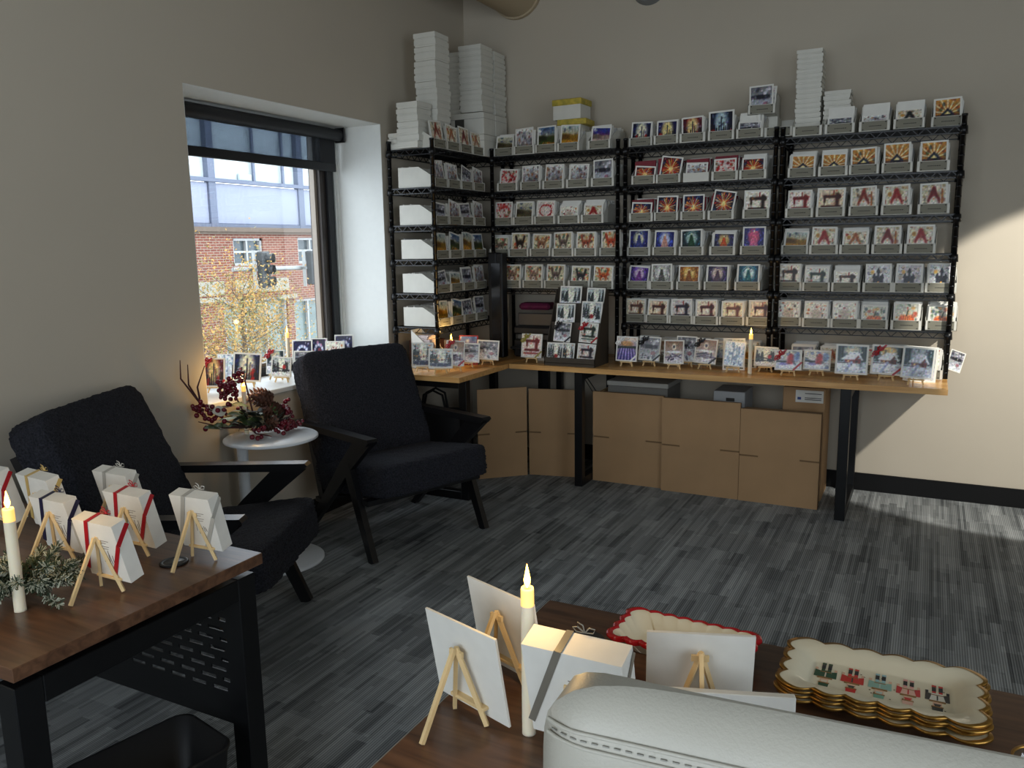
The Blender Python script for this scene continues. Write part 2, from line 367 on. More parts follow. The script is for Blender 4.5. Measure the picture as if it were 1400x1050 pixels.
obj('stone_ledge', MB().box(*P(9.9, 10.85, .12, .24, -.05, .12)), STONE, bd)
obj('stone_ledge', MB().box(*P(12.9, 13.62, .05, .16, -.05, .12)), STONE, bd)
# pale modern storey set on top
gd = thing('panelled_storey', 'pale blue-white panelled storey with railing glazing above the brick building', 'building', (bx-.6, 12, HW+.12))
def Q(y0, y1, z0, z1, x0=0, x1=.1): return (x0, x1, y0-12, y1-12, z0-HW-.12, z1-HW-.12)
PB = mat('pale_blue_panel', (140, 146, 164), .6, var=.03, vscale=1.5); MUL = mat('blue_grey_mullion', (98, 106, 124), .6); HAZ = mat('frosted_bright_glazing', (190, 198, 198), .5, var=.06, vscale=2.2)
for a, c in ((2.0, 5.0), (5.15, 8.1), (8.25, 11.15), (11.4, 14.72), (14.9, 18.0), (18.2, 21.0)):
    obj('panel', MB().bev(*Q(a, c, 2.2, 3.3, -.1, 0), .02), PB, gd)
obj('ledge', MB().box(*Q(0, 23, 3.32, 3.42, -.1, .1)).box(*Q(0, 23, HW+.12, 2.2, -.1, .05)), MUL, gd)
for y in (5.07, 8.17, 11.27, 14.8, 18.1): obj('pier', MB().box(*Q(y-.12, y+.12, 2.1, 7.4, -.12, .06)), MUL, gd)
for y in (9.1, 10.5, 12.9, 14.1): obj('baluster', MB().box(*Q(y-.04, y+.04, 3.42, 5.4, -.05, .02)), MUL, gd)
obj('rail', MB().box(*Q(0, 23, 4.14, 4.20, -.05, .04)), MUL, gd); obj('rail', MB().box(*Q(0, 23, 5.35, 5.45, -.05, .04)), MUL, gd)
obj('pane', MB().box(*Q(0, 23, 3.4, 7.4, -.3, -.12)), HAZ, gd)
obj('roof_edge', MB().box(*Q(0, 23, 7.4, 7.7, -.5, .3)), MUL, gd)
for y, z0, z1 in ((10.25, 3.45, 3.95), (12.6, 3.42, 3.62), (13.2, 3.42, 3.66)): obj('rooftop_unit', MB().bev(*Q(y-.25, y+.25, z0, z1, -.11, -.02), .02), mat('rooftop_grey', (170, 184, 186), .6), gd)
struct('trim_3', MB().box(-16, -.9, -14, 30, -4.3, -4.2), mat('street_asphalt', (120, 120, 118), .9, var=.1))
# traffic signals
ma = thing('signal_mast_arm', 'grey horizontal mast arm carrying the traffic signals outside the window', 'pole', (-7, 5.6, 1.17))
obj('arm', MB().tube([(0, -1.1, .0), (0, 4.4, -.05)], [.035, .05], 10), mat('galvanised_steel', (150, 152, 150), .5, .5), ma)
obj('mast', MB().tube([(0, 4.4, .3), (0, 4.4, -5.37)], [.09, .12], 12), MATS['galvanised_steel'], ma)
SIGM = mat('signal_housing', (46, 50, 52), .6); LENS = mat('dull_signal_lens', (58, 44, 46), .3)
for k, (yy, lb) in enumerate(((5.12, 'dark traffic signal seen left through the window beside the bare tree'), (6.32, 'dark traffic signal at the right edge of the window glass'))):
    s = thing('traffic_signal', lb, 'traffic light', (-6.88, yy, 1.15), (0, 0, R(20)), 'traffic signals')
    obj('housing', MB().bev(-.10, .02, -.15, .15, -.30, .30, .02), SIGM, s)
    obj('bracket', MB().box(-.13, -.08, -.24, -.20, -.32, .32).box(-.13, -.08, -.24, 0, -.02, .02), MATS['galvanised_steel'], s)
    for z in (.19, 0, -.19):
        m_ = MB(); m_.tube([(.02, .02, z), (.13, .02, z)], .078, 16, cap=False); obj('visor', m_, SIGM, s)
        obj('lens', MB().tube([(.02, .02, z), (.03, .02, z)], .07, 16), LENS, s)
# bare street tree with yellow leaves
rnd = random.Random(3)
tr = thing('street_tree', 'thin street tree with sparse yellow autumn leaves outside the window', 'tree', (-7.3, 4.95, -4.2))
obj('trunk', MB().tube([(0, 0, 0), (.02, .05, 2.2), (0, .0, 3.6), (.05, -.08, 5.0)], [.09, .07, .05, .015], 8), mat('bark', (96, 84, 72), .9, var=.2), tr)
bm_ = MB(); tips = []
for i in range(70):
    z0 = rnd.uniform(2.3, 4.9); a = rnd.uniform(0, 2*PI); ln = rnd.uniform(.7, 1.9)*(1 if z0 < 4 else .7)
    p0 = Vector((0, 0, z0)); p1 = p0+Vector((math.cos(a)*ln*.4, math.sin(a)*ln*.5, ln*.25)); p2 = p1+Vector((math.cos(a+.4)*ln*.4, math.sin(a+.3)*ln*.5, ln*.35))
    bm_.tube([p0, p1, p2], [.010, .006, .003], 4); tips += [p0.lerp(p1, .6), p1, p1.lerp(p2, .5), p2]
obj('branch', bm_, MATS['bark'], tr, kind='stuff')
lv = MB()
for i in range(15000):
    c = rnd.choice(tips) + Vector((rnd.gauss(0, .2), rnd.gauss(0, .26), rnd.gauss(0, .22))); s_ = rnd.uniform(.018, .032)
    a = Vector((rnd.gauss(0, 1), rnd.gauss(0, 1), rnd.gauss(0, 1))).normalized(); b_ = a.cross(Vector((rnd.gauss(0, 1), rnd.gauss(0, 1), 1))).normalized()
    lv.add([c-a*s_, c-b_*s_*.5, c+a*s_, c+b_*s_*.5], [(0, 1, 2, 3)], rnd.choice((0, 0, 1)))
obj('leaf', lv, [mat('yellow_leaf', (170, 134, 72), .8), mat('olive_leaf', (126, 122, 76), .8)], tr, kind='stuff')

# ------------------------------------------------------------------ picture painters (colour per vertex on a fine grid)
def grid(n):
    g = np.linspace(0, 1, n); X, Y = np.meshgrid(g, g); return X, Y
def paint(kind, seed, n=22, pal=0):
    rg = np.random.RandomState(seed); X, Y = grid(n); I = np.zeros((n, n, 3)); c = lambda *a: np.array(a, float)
    def bg_(bot, top): I[:] = c(*bot)*(1-Y[..., None])+c(*top)*Y[..., None]
    def blob(x, y, rx, ry, col, s=1.0):
        d_ = ((X-x)/rx)**2+((Y-y)/ry)**2; a = (np.clip(1.35-d_, 0, 1)*s)[..., None]; I[:] = I*(1-a)+c(*col)*a
    def rect(x0, x1, y0_, y1_, col):
        m = (X >= x0) & (X <= x1) & (Y >= y0_) & (Y <= y1_); I[m] = c(*col)
    def noise(am, cols=None, k=60, r=.05):
        for _ in range(k): blob(rg.rand(), rg.rand(), r*rg.uniform(.5, 1.4), r*rg.uniform(.5, 1.4), cols[rg.randint(len(cols))], am)
    def line(x0, y0_, x1, y1_, w, col):
        dx, dy = x1-x0, y1_-y0_; t_ = np.clip(((X-x0)*dx+(Y-y0_)*dy)/(dx*dx+dy*dy+1e-9), 0, 1)
        d_ = np.hypot(X-x0-t_*dx, Y-y0_-t_*dy); a = np.clip(1.4-d_/w, 0, 1)[..., None]; I[:] = I*(1-a)+c(*col)*a
    if kind == 'sky':
        top = [(24, 34, 84), (40, 40, 96), (120, 30, 40), (12, 22, 60)][pal % 4]; glow = [(232, 226, 196), (238, 220, 150), (236, 214, 150), (190, 210, 214)][pal % 4]
        bg_((60, 60, 84), top); blob(.5, .6, .33, .55, glow, .95); noise(.5, [top, (70, 90, 150), (200, 200, 220)], 30, .05)
        for k in range(11):
            x = k/10; h = .25+.2*abs(x-.5)*2+rg.uniform(0, .2); rect(x-.04, x+.02, 0, h, (20, 22, 36))
        line(.5, .1, .5, .82, .035, (70, 74, 92)); line(.62, .1, .62, .6, .03, (90, 84, 80))
        for k in range(7): blob(rg.choice([rg.uniform(0, .3), rg.uniform(.7, 1)]), rg.uniform(0, .4), .08, .1, (176, 36, 34), .8)
    elif kind == 'fire':
        base = [(96, 26, 46), (40, 34, 84), (28, 30, 66), (110, 40, 40)][pal % 4]; bg_(base, base); noise(.7, [(40, 40, 100), (190, 60, 40), (220, 130, 60), (60, 110, 140)], 40, .08)
        for k in range(22): a = k*2*PI/22; l_ = rg.uniform(.35, .5); line(.5, .5, .5+l_*math.cos(a), .5+l_*math.sin(a), .022, [(240, 160, 70), (236, 200, 150), (214, 70, 50)][k % 3])
        blob(.5, .5, .12, .12, (250, 220, 150)); noise(.6, [(230, 220, 240), (90, 120, 190)], 14, .03)
    elif kind == 'tree':
        sk = [((30, 40, 110), (232, 230, 190), (60, 70, 140)), ((40, 52, 120), (200, 206, 230), (206, 150, 130)), ((24, 60, 70), (190, 210, 200), (34, 84, 54)), ((44, 44, 84), (226, 200, 130), (206, 90, 40)),
              ((60, 60, 120), (224, 110, 140), (224, 120, 150)), ((70, 40, 120), (226, 206, 226), (120, 60, 140)), ((150, 150, 146), (224, 224, 218), (90, 90, 86)), ((150, 96, 36), (244, 214, 140), (150, 90, 40)),
              ((54, 44, 80), (226, 206, 190), (96, 70, 90)), ((20, 80, 100), (226, 240, 236), (20, 110, 112))][pal % 10]
        bg_(sk[0], sk[0]); blob(.5, .68, .34, .36, sk[1], .9)
        for k in range(50):
            a = rg.uniform(0, 2*PI); r_ = rg.uniform(.3, .6); x, y = .5+r_*math.cos(a), .62+r_*math.sin(a)*.8; line(x, y, x+.1*math.sin(a), y-.1*math.cos(a), .02, tuple(np.clip(np.array(sk[0])*rg.uniform(.6, 1.8)+20, 0, 250)))
        for k in range(6): y = .22+k*.1; w = .21*(1-k/6.5); line(.5-w, y, .5, y+.14, .035, sk[2]); line(.5+w, y, .5, y+.14, .035, sk[2])
        blob(.5, .86, .04, .04, (255, 250, 210)); noise(.5, [(250, 250, 250)], 16, .02); blob(.2, .08, .4, .12, (214, 222, 240), .8); blob(.85, .08, .4, .1, (190, 200, 230), .8)
    elif kind == 'sew':
        col = [(104, 64, 50), (88, 40, 36), (54, 50, 66), (90, 30, 30), (120, 70, 50), (130, 30, 32), (60, 34, 26), (40, 60, 52)][pal % 8]
        bgc = [(226, 214, 190), (224, 206, 180), (206, 202, 198), (230, 216, 196), (232, 218, 180), (232, 220, 210), (236, 230, 214), (214, 214, 206)][pal % 8]
        bg_(bgc, bgc); noise(.35, [(214, 180, 150), (190, 120, 100), (200, 190, 160)], 22, .07)
        line(.22, .72, .78, .72, .07, col); line(.76, .32, .76, .8, .085, col); line(.24, .5, .24, .72, .05, col); line(.15, .3, .88, .3, .055, col); blob(.84, .72, .09, .11, col); line(.6, .8, .6, .95, .03, (150, 60, 50))
        line(.24, .36, .24, .5, .02, (120, 100, 80)); blob(.5, .5, .12, .1, (240, 230, 214), .8); line(.1, .14, .9, .14, .04, tuple(np.array(col)+50)); noise(.5, [(176, 44, 44), (190, 140, 70), (90, 100, 70)], 10, .045)
    elif kind == 'face':
        col = [(60, 44, 36), (150, 110, 84), (130, 116, 100), (160, 84, 60), (196, 80, 44), (110, 92, 84), (150, 124, 108), (46, 44, 50), (196, 96, 44)][pal % 9]
        bg_((216, 206, 180), (206, 196, 166)); noise(.7, [(206, 70, 60), (222, 160, 80), (90, 120, 80), (120, 70, 60), (230, 220, 196), (60, 90, 90)], 44, .07)
        line(.3, .6, .22, .88, .07, col); line(.7, .6, .78, .88, .07, col); blob(.5, .48, .24, .26, col); blob(.5, .36, .12, .13, (236, 226, 206), .9)
        blob(.4, .54, .035, .04, (16, 14, 14)); blob(.6, .54, .035, .04, (16, 14, 14)); blob(.5, .40, .045, .03, (30, 20, 20)); line(.3, .2, .7, .2, .05, (160, 44, 44))
    elif kind == 'house':
        bg_((90, 60, 50), (206, 160, 96))
        for k in range(15): a = PI*k/14; line(.5, .42, .5+.8*math.cos(a), .42+.8*math.sin(a), .03, [(206, 140, 60), (236, 214, 170)][k % 2])
        blob(.5, .44, .16, .16, (250, 226, 160)); rect(.32, .68, .12, .38, (50, 50, 66)); line(.26, .36, .5, .58, .05, (44, 52, 80)); line(.74, .36, .5, .58, .05, (44, 52, 80)); blob(.44, .26, .04, .05, (230, 180, 90)); blob(.58, .22, .05, .08, (176, 40, 40))
        noise(.6, [(60, 90, 60), (130, 60, 40), (60, 80, 100)], 14, .07) if pal % 2 else blob(.15, .12, .25, .12, (110, 50, 60))
    elif kind == 'pump':
        bg_((216, 210, 196), (196, 196, 180)); noise(.7, [(90, 110, 80), (206, 150, 70), (60, 84, 90), (190, 90, 60), (224, 216, 196)], 30, .08)
        for k in (-2, 2, -1, 1, 0): blob(.5+k*.11, .3, .13, .24, [(206, 96, 34), (226, 120, 44), (236, 140, 60)][2-abs(k)])
        for k in (-1.5, -.5, .5, 1.5): line(.5+k*.11, .12, .5+k*.08, .5, .012, (150, 60, 24))
        line(.5, .5, .56, .74, .03, (60, 70, 40))
    elif kind == 'cardinal':
        bg_((196, 206, 224), (226, 214, 190)); noise(.7, [(60, 76, 100), (110, 130, 170), (206, 214, 230), (70, 90, 90)], 30, .08)
        line(0, .42, .4, .4, .05, (44, 52, 70)); line(.62, .7, .56, .3, .13, (190, 34, 44)); line(.6, .84, .66, .7, .05, (190, 34, 44)); line(.56, .3, .5, .1, .04, (120, 20, 40))
        blob(.45, .14, .45, .14, (236, 240, 250)); blob(.85, .7, .14, .3, (110, 140, 190), .7); blob(.3, .26, .2, .08, (120, 110, 190), .7)
    elif kind == 'cottage':
        gl = [(226, 214, 180), (236, 196, 120), (206, 208, 206)][pal % 3]; wl_ = [(150, 50, 44), (110, 60, 50), (120, 70, 74)][pal % 3]
        bg_((226, 228, 236), (96, 116, 130)); blob(.5, .82, .3, .22, gl, .9); noise(.6, [(64, 80, 84), (120, 140, 150), (190, 200, 206)], 34, .07)
        for x in (.06, .16, .86, .95): line(x, .45, x, .95, .05, (52, 70, 72))
        rect(.26, .80, .34, .54, wl_); line(.6, .5, .72, .62, .05, wl_)
        for q in range(6): line(.2+q*.05, .52+q*.045, .58+q*.03, .52+q*.045, .04, (244, 245, 250))
        line(.86, .5, .7, .76, .03, (236, 238, 246)); rect(.36, .41, .40, .48, (226, 180, 100)); rect(.62, .70, .34, .48, (90, 40, 36))
        blob(.3, .25, .5, .16, (238, 240, 248)); line(.5, .4, .3, .0, .05, (170, 180, 206)); line(0, .36, .35, .36, .02, (60, 54, 56)); noise(.5, [(90, 100, 130), (250, 250, 255)], 20, .035)
        if pal % 3 == 2: I[:] = I*.75+np.array((150, 156, 170))*.25
    elif kind == 'hills':
        pp = [((206, 60, 50), (226, 200, 90), (110, 140, 190)), ((206, 140, 50), (96, 110, 60), (100, 130, 170)), ((226, 150, 60), (196, 150, 50), (170, 190, 190)), ((190, 40, 50), (206, 180, 170), (60, 80, 160)), ((90, 84, 66), (130, 120, 90), (196, 196, 176))][pal % 5]
        bg_(pp[0], pp[2]); noise(.6, [(236, 236, 226), pp[2], (60, 76, 110)], 18, .09)
        blob(.2, .48, .5, .2, tuple(np.array(pp[1])*.6)); blob(.85, .46, .4, .18, tuple(np.array(pp[1])*.8)); blob(.3, .2, .6, .22, pp[1]); blob(.8, .12, .5, .2, pp[0])
        for k in range(16): x = rg.rand(); line(x, .0, .5+(x-.5)*.4, .35, .015, tuple(np.clip(np.array(pp[k % 2])*rg.uniform(.6, 1.3), 0, 255)))
    elif kind == 'forest':
        bg_((228, 230, 232), (176, 184, 184)); blob(.5, .6, .22, .5, (240, 238, 216), .8)
        for k in range(16):
            x = rg.choice([rg.uniform(0, .34), rg.uniform(.66, 1)]); y0_ = rg.uniform(.15, .4); s_ = rg.uniform(.3, .6)
            for q in range(5): w = .08*(1-q/5.5); line(x-w, y0_+q*s_/5, x, y0_+(q+.8)*s_/5, .022, (50, 60, 62)); line(x+w, y0_+q*s_/5, x, y0_+(q+.8)*s_/5, .022, (70, 80, 84))
        if pal % 4 == 1: blob(.5, .3, .12, .12, (160, 40, 44)); blob(.38, .26, .06, .08, (60, 40, 40))
        if pal % 4 == 2: noise(.7, [(206, 110, 60), (226, 170, 90), (150, 50, 60)], 20, .05); blob(.5, .12, .6, .12, (70, 80, 110))
        if pal % 4 == 3: line(.1, .5, .9, .3, .03, (60, 40, 50)); blob(.68, .5, .1, .13, (190, 40, 40)); line(0, .22, 1, .32, .04, (40, 40, 60))
        noise(.5, [(250, 250, 250), (120, 130, 140)], 20, .04)
    elif kind == 'flor':
        bg_((226, 206, 196), (206, 196, 190)); noise(.85, [(190, 50, 50), (206, 90, 84), (160, 40, 50), (120, 110, 80)], 50, .07)
    elif kind == 'heart':
        bg_((226, 214, 204), (220, 208, 198))
        for k in range(26): a = 2*PI*k/26; x, y = .5+.38*math.sin(a)*abs(math.sin(a))**.2, .52+.3*math.cos(a)+(.06*abs(math.sin(2*a))); blob(x, y, .05, .05, [(176, 40, 44), (196, 90, 90)][k % 2])
        noise(.8, [(176, 44, 50)], 8, .05)
    elif kind == 'gnome':
        bg_((222, 212, 190), (206, 200, 184)); noise(.6, [(150, 60, 50), (176, 150, 110), (96, 100, 84), (200, 180, 150)], 36, .07)
        q = [(160, 34, 40), (140, 60, 44), (170, 110, 70), (120, 30, 36), (40, 40, 44)][pal % 5]
        line(.3, .4, .5, .84, .08, q); line(.7, .4, .5, .84, .08, q); blob(.5, .32, .2, .2, (224, 218, 206)); blob(.5, .46, .05, .05, (206, 150, 120)); line(.18, .1, .85, .1, .06, q)
        line(.85, .2, .85, .8, .04, (176, 110, 60)) if pal % 2 else blob(.2, .7, .1, .1, (196, 150, 80))
    elif kind == 'castle':
        bgc = [(214, 212, 214), (200, 196, 196), (206, 206, 208)][pal % 3]; bg_(bgc, bgc); noise(.4, [(150, 140, 130), (176, 150, 110), (130, 130, 150)], 24, .08)
        for x, h in ((.32, .5), (.5, .72), (.68, .48), (.42, .4), (.6, .4)): line(x, .1, x, h, .05, (44, 42, 60)); line(x-.06, h, x, h+.14, .03, (30, 28, 48)); line(x+.06, h, x, h+.14, .03, (30, 28, 48))
        blob(.5, .3, .03, .04, (230, 170, 60)); blob(.24, .72, .09, .09, (226, 180, 100))
        for x, y in ((.2, .86), (.75, .84), (.85, .66), (.12, .6)): line(x-.06, y+.03, x, y, .014, (20, 18, 24)); line(x+.06, y+.03, x, y, .014, (20, 18, 24))
    elif kind == 'bauble':
        bg_((224, 220, 208), (224, 220, 208)); noise(.5, [(176, 60, 60), (200, 150, 120)], 14, .05); blob(.5, .45, .3, .26, (190, 176, 160)); noise(.8, [(150, 40, 44), (70, 60, 60), (226, 214, 190), (206, 120, 60)], 18, .06)
    elif kind == 'nut':
        bg_((232, 224, 208), (232, 224, 208)); line(.5, .15, .5, .8, .12, (170, 40, 40)); blob(.5, .66, .08, .07, (224, 180, 150)); line(.5, .8, .5, .92, .09, (150, 30, 34)); line(.36, .3, .36, .6, .05, (150, 60, 40)); line(.64, .3, .64, .6, .05, (150, 60, 40)); rect(0, 1, .94, 1, (190, 40, 60))
    elif kind == 'lav':
        bg_((70, 60, 140), (226, 210, 190)); blob(.5, .72, .36, .14, (210, 160, 110)); line(0, .56, 1, .58, .06, (40, 60, 60))
        for k in range(12): x = k/11; line(x, 0, .5+(x-.5)*.7, .5, .028, [(60, 50, 130), (176, 160, 220)][k % 2])
    elif kind == 'moon':
        bg_((206, 206, 214), (150, 116, 90)); blob(.5, .74, .13, .16, (240, 226, 206)); blob(.5, .74, .07, .08, (90, 90, 96)); blob(.5, .5, .5, .06, (236, 236, 240))
        for k in range(9): line(rg.rand(), rg.rand()*.45, rg.rand(), rg.rand()*.45, .035, [(50, 48, 76), (226, 226, 236), (120, 110, 130)][k % 3])
    elif kind == 'ice':
        bg_((206, 220, 236), (224, 232, 240)); noise(.6, [(150, 180, 210), (240, 244, 250), (120, 150, 180), (90, 120, 160)], 44, .07); line(.4, .1, .45, .9, .03, (140, 160, 180)); line(.62, .1, .6, .85, .03, (150, 170, 190))
    elif kind == 'wreath':
        bg_((36, 40, 96), (30, 34, 84)); noise(.6, [(90, 110, 190), (230, 230, 250)], 18, .04)
        for k in range(22): a = 2*PI*k/22; blob(.5+.27*math.cos(a), .5+.27*math.sin(a), .07, .07, [(230, 230, 240), (150, 160, 200)][k % 2])
        if pal % 2: noise(.8, [(190, 50, 80), (220, 150, 190)], 14, .06)
    elif kind == 'wint':
        bg_((214, 218, 224), (120, 120, 124)); blob(.5, .6, .6, .1, (60, 60, 70)); noise(.6, [(70, 70, 84), (150, 150, 160), (240, 240, 244)], 36, .07); blob(.7, .3, .14, .1, (160, 110, 120), .8)
    elif kind == 'mtn':
        bg_((96, 84, 84), (226, 226, 224)); line(.2, .4, .5, .8, .1, (180, 184, 190)); line(.8, .4, .5, .8, .1, (150, 150, 160)); noise(.6, [(120, 70, 60), (70, 70, 80), (226, 220, 214), (176, 120, 80)], 34, .07)
    lo = rg.uniform(.80, 1.10, (n//2+1, n//2+1)); lo = np.kron(lo, np.ones((2, 2)))[:n, :n, None]
    g_ = I.mean(axis=2, keepdims=True); I = g_+(I-g_)*.9; I = (128+(I-128)*1.3-14)*lo
    a = np.clip(I+rg.normal(0, 9, I.shape), 0, 255)/255
    return np.where(a <= .04045, a/12.92, ((a+.055)/1.055)**2.4)
PIC = {}
def picture_mesh(kind, pal, w, h, seed, n=30):
    key = (kind, pal, round(w, 3), round(h, 3), n)
    if key in PIC: return PIC[key]
    im = paint(kind, seed, n, pal).reshape(-1, 3)
    v = [(-w/2+w*i/(n-1), 0, h*j/(n-1)) for j in range(n) for i in range(n)]
    f = [(j*n+i, j*n+i+1, (j+1)*n+i+1, (j+1)*n+i) for j in range(n-1) for i in range(n-1)]
    me = bpy.data.meshes.new('picture'); me.from_pydata(v, [], f); me.materials.append(PRINT)
    ca = me.color_attributes.new('Col', 'FLOAT_COLOR', 'POINT'); ca.data.foreach_set('color', np.c_[im, np.ones(len(im))].ravel())
    me.update(); PIC[key] = me; return me
CARD = {}
def card_mesh(w, h, t=.0035, m=WHITE):
    key = (round(w, 3), round(h, 3), t, m.name)
    if key not in CARD: CARD[key] = mesh('card', MB().box(-w/2, w/2, 0, t, 0, h), m)
    return CARD[key]
def card(name, label, cat, loc, rot, w, h, kind, pal, t=.0035, group=None, n=30, border=.07, m=WHITE):
    o = inst(name, card_mesh(w, h, t, m), None, loc, rot, label=label, category=cat)
    if group: o['group'] = group
    b_ = border*w
    p = inst('picture', picture_mesh(kind, pal, w-2*b_, h-2*b_, hash_(kind, pal), n), o, (0, -.0006, b_))
    return o
def hash_(k, p): return (sum(ord(ch)*(i+3) for i, ch in enumerate(k))*31+p*977) % 100000

# ------------------------------------------------------------------ wire shelving racks
def rack(name, label, loc, rz, Wd, Dp, zs, ztop, zbase, place):
    """local: x 0..Wd along the front, front face at y=0, back at y=Dp"""
    r = thing('wire_shelving_rack', label, 'shelf', (loc[0], loc[1], zbase), (0, 0, rz), 'black wire shelving racks')
    for px in (.0135, Wd-.0135):
        for py in (.0135, Dp-.0135):
            m_ = MB(); H = ztop-zbase; pr = [(.0128, .004)]
            m_.lathe([(.001, .002), (.013, .002), (.0125, H-.012), (.0145, H-.012), (.0145, H), (.001, H)], 12, c=(px, py, 0))
            for k in range(int(H/.051)): m_.lathe([(.0126, .03+k*.0508), (.0138, .032+k*.0508), (.0138, .035+k*.0508), (.0126, .037+k*.0508)], 12, c=(px, py, 0))
            obj('post', m_, POSTM, r)
    for z in zs:
        z = z-zbase; m_ = MB(); e = .012; zt = z-.004; zb = z-.038
        for (x0, x1, y0_, y1_) in ((.02, Wd-.02, e, e), (.02, Wd-.02, Dp-e, Dp-e), (e, e, .02, Dp-.02), (Wd-e, Wd-e, .02, Dp-.02)):
            m_.bar((x0, y0_, zt-.002), (x1, y1_, zt-.002), .006, .008); m_.bar((x0, y0_, zb), (x1, y1_, zb), .0055, .0055)
            L_ = math.hypot(x1-x0, y1_-y0_); n = max(4, int(L_/.032)//2*2)
            for k in range(n):
                a = (k/n, (k+1)/n); zz = (zb, zt) if k % 2 == 0 else (zt, zb)
                m_.bar((x0+(x1-x0)*a[0], y0_+(y1_-y0_)*a[0], zz[0]), (x0+(x1-x0)*a[1], y0_+(y1_-y0_)*a[1], zz[1]), .004, .004)
        for k in range(1, int(Dp/.02)): m_.bar((.015, k*.02, z-.004), (Wd-.015, k*.02, z-.004), .0042, .0042)
        for k in range(1, 4): m_.bar((Wd*k/4, .01, z-.010), (Wd*k/4, Dp-.01, z-.010), .005, .005)
        for px in (.0135, Wd-.0135):
            for py in (.0135, Dp-.0135): m_.lathe([(.0145, zb-.006), (.021, zb-.006), (.018, zt), (.0145, zt)], 12, c=(px, py, 0))
        obj('shelf', m_, POSTM, r)
    return r
DT = .75
ZS = [2.06, 1.835, 1.615, 1.41, 1.205, 1.0]
ZS4 = [2.05, 1.83, 1.613, 1.41, 1.205, 1.005]
YFR = -.335
rack('w', 'black wire rack against the left wall, the window rack', (.355, -1.005), R(90), .914, .333, ZS, 2.11, DT, 0)
rack('c', 'black wire rack in the corner holding the landscape and animal cards', (.362, YFR), 0, .90, .31, ZS[:5], 2.11, DT, 0)
rack('m', 'black wire rack in the middle holding firework and fir tree cards', (1.283, YFR), 0, .905, .31, ZS, 2.11, DT, 0)
rack('r', 'black wire rack at the right end of the long shelf row', (2.196, YFR), 0, .905, .31, ZS4, 2.105, DT, 0)

# card bins
BW, BDp, BH, BL = .150, .255, .118, .052
def bin_mesh():
    m_ = MB(); w = BW/2; t = .0025
    prof = [(0, 0), (BDp, 0), (BDp, BH), (BDp*.43, BH), (0, BL)]
    for s in (-1, 1): m_.prism([(a, b) for a, b in prof], s*w, s*(w-t), axis='x')
    m_.box(-w, w, 0, t, 0, BL).box(-w, w, BDp-t, BDp, 0, BH).box(-w, w, 0, BDp, 0, t)
    return mesh('bin', m_, BOXW)
BINM = bin_mesh()
def label_mesh():
    m_ = MB(); m_.box(-.062, .062, -.0012, -.0002, .004, BL-.002)
    for x in (-.055, .055):
        for z in (.009, BL-.008): m_.box(x-.003, x+.003, -.0022, -.0012, z-.003, z+.003, 1)
    x = -.026
    rr = random.Random(4)
    while x < .026: w = rr.uniform(.004, .009); m_.box(x, x+w, -.0018, -.0012, .024, .028, 1); x += w+.0018
    return mesh('label', m_, [PLBL, INK])
LABM = label_mesh()
def pack_mesh(seed, cols, h0=.118, h1=.142):
    rr = random.Random(seed); m_ = MB(); y = .016
    while y < .225:
        h = rr.uniform(h0, h1)*(1 if h0 > .11 else min(1, .52+y*4.2)); dx = rr.uniform(-.006, .006); ti = rr.uniform(-.02, .02); t = rr.uniform(.003, .007)
        M = Matrix.Translation((dx, y, .004)) @ Matrix.Rotation(R(-6), 4, 'X') @ Matrix.Rotation(ti, 4, 'Y')
        m_.box(-.064, .064, 0, t, 0, h, cols[rr.randrange(len(cols))] if y > .03 else cols[0], M); y += t+rr.uniform(.0015, .006)
    return m_
ENV2 = mat('grey_sleeved_paper', (176, 176, 176), .3)
PACKW = [mesh('card_pack', pack_mesh(i+40, [0, 0, 0, 1], .100, .122), [WHITE, ENV2]) for i in range(3)]
PACKS = [mesh('card_pack', pack_mesh(i, [0, 0, 0, 1]), [WHITE, ENV2]) for i in range(5)] + [mesh('card_pack', pack_mesh(9+i, [2, 0, 2, 1]), [WHITE, ENV2, RED_ENV]) for i in range(2)]
RACKN = {'w': 'window rack', 'c': 'corner rack', 'm': 'middle rack', 'r': 'right rack'}
pack_parts = []
RX = {'c': [(.362, .392), (1.232, 1.262)], 'm': [(1.283, 1.313), (2.158, 2.188)], 'r': [(2.196, 2.226), (3.071, 3.101)]}
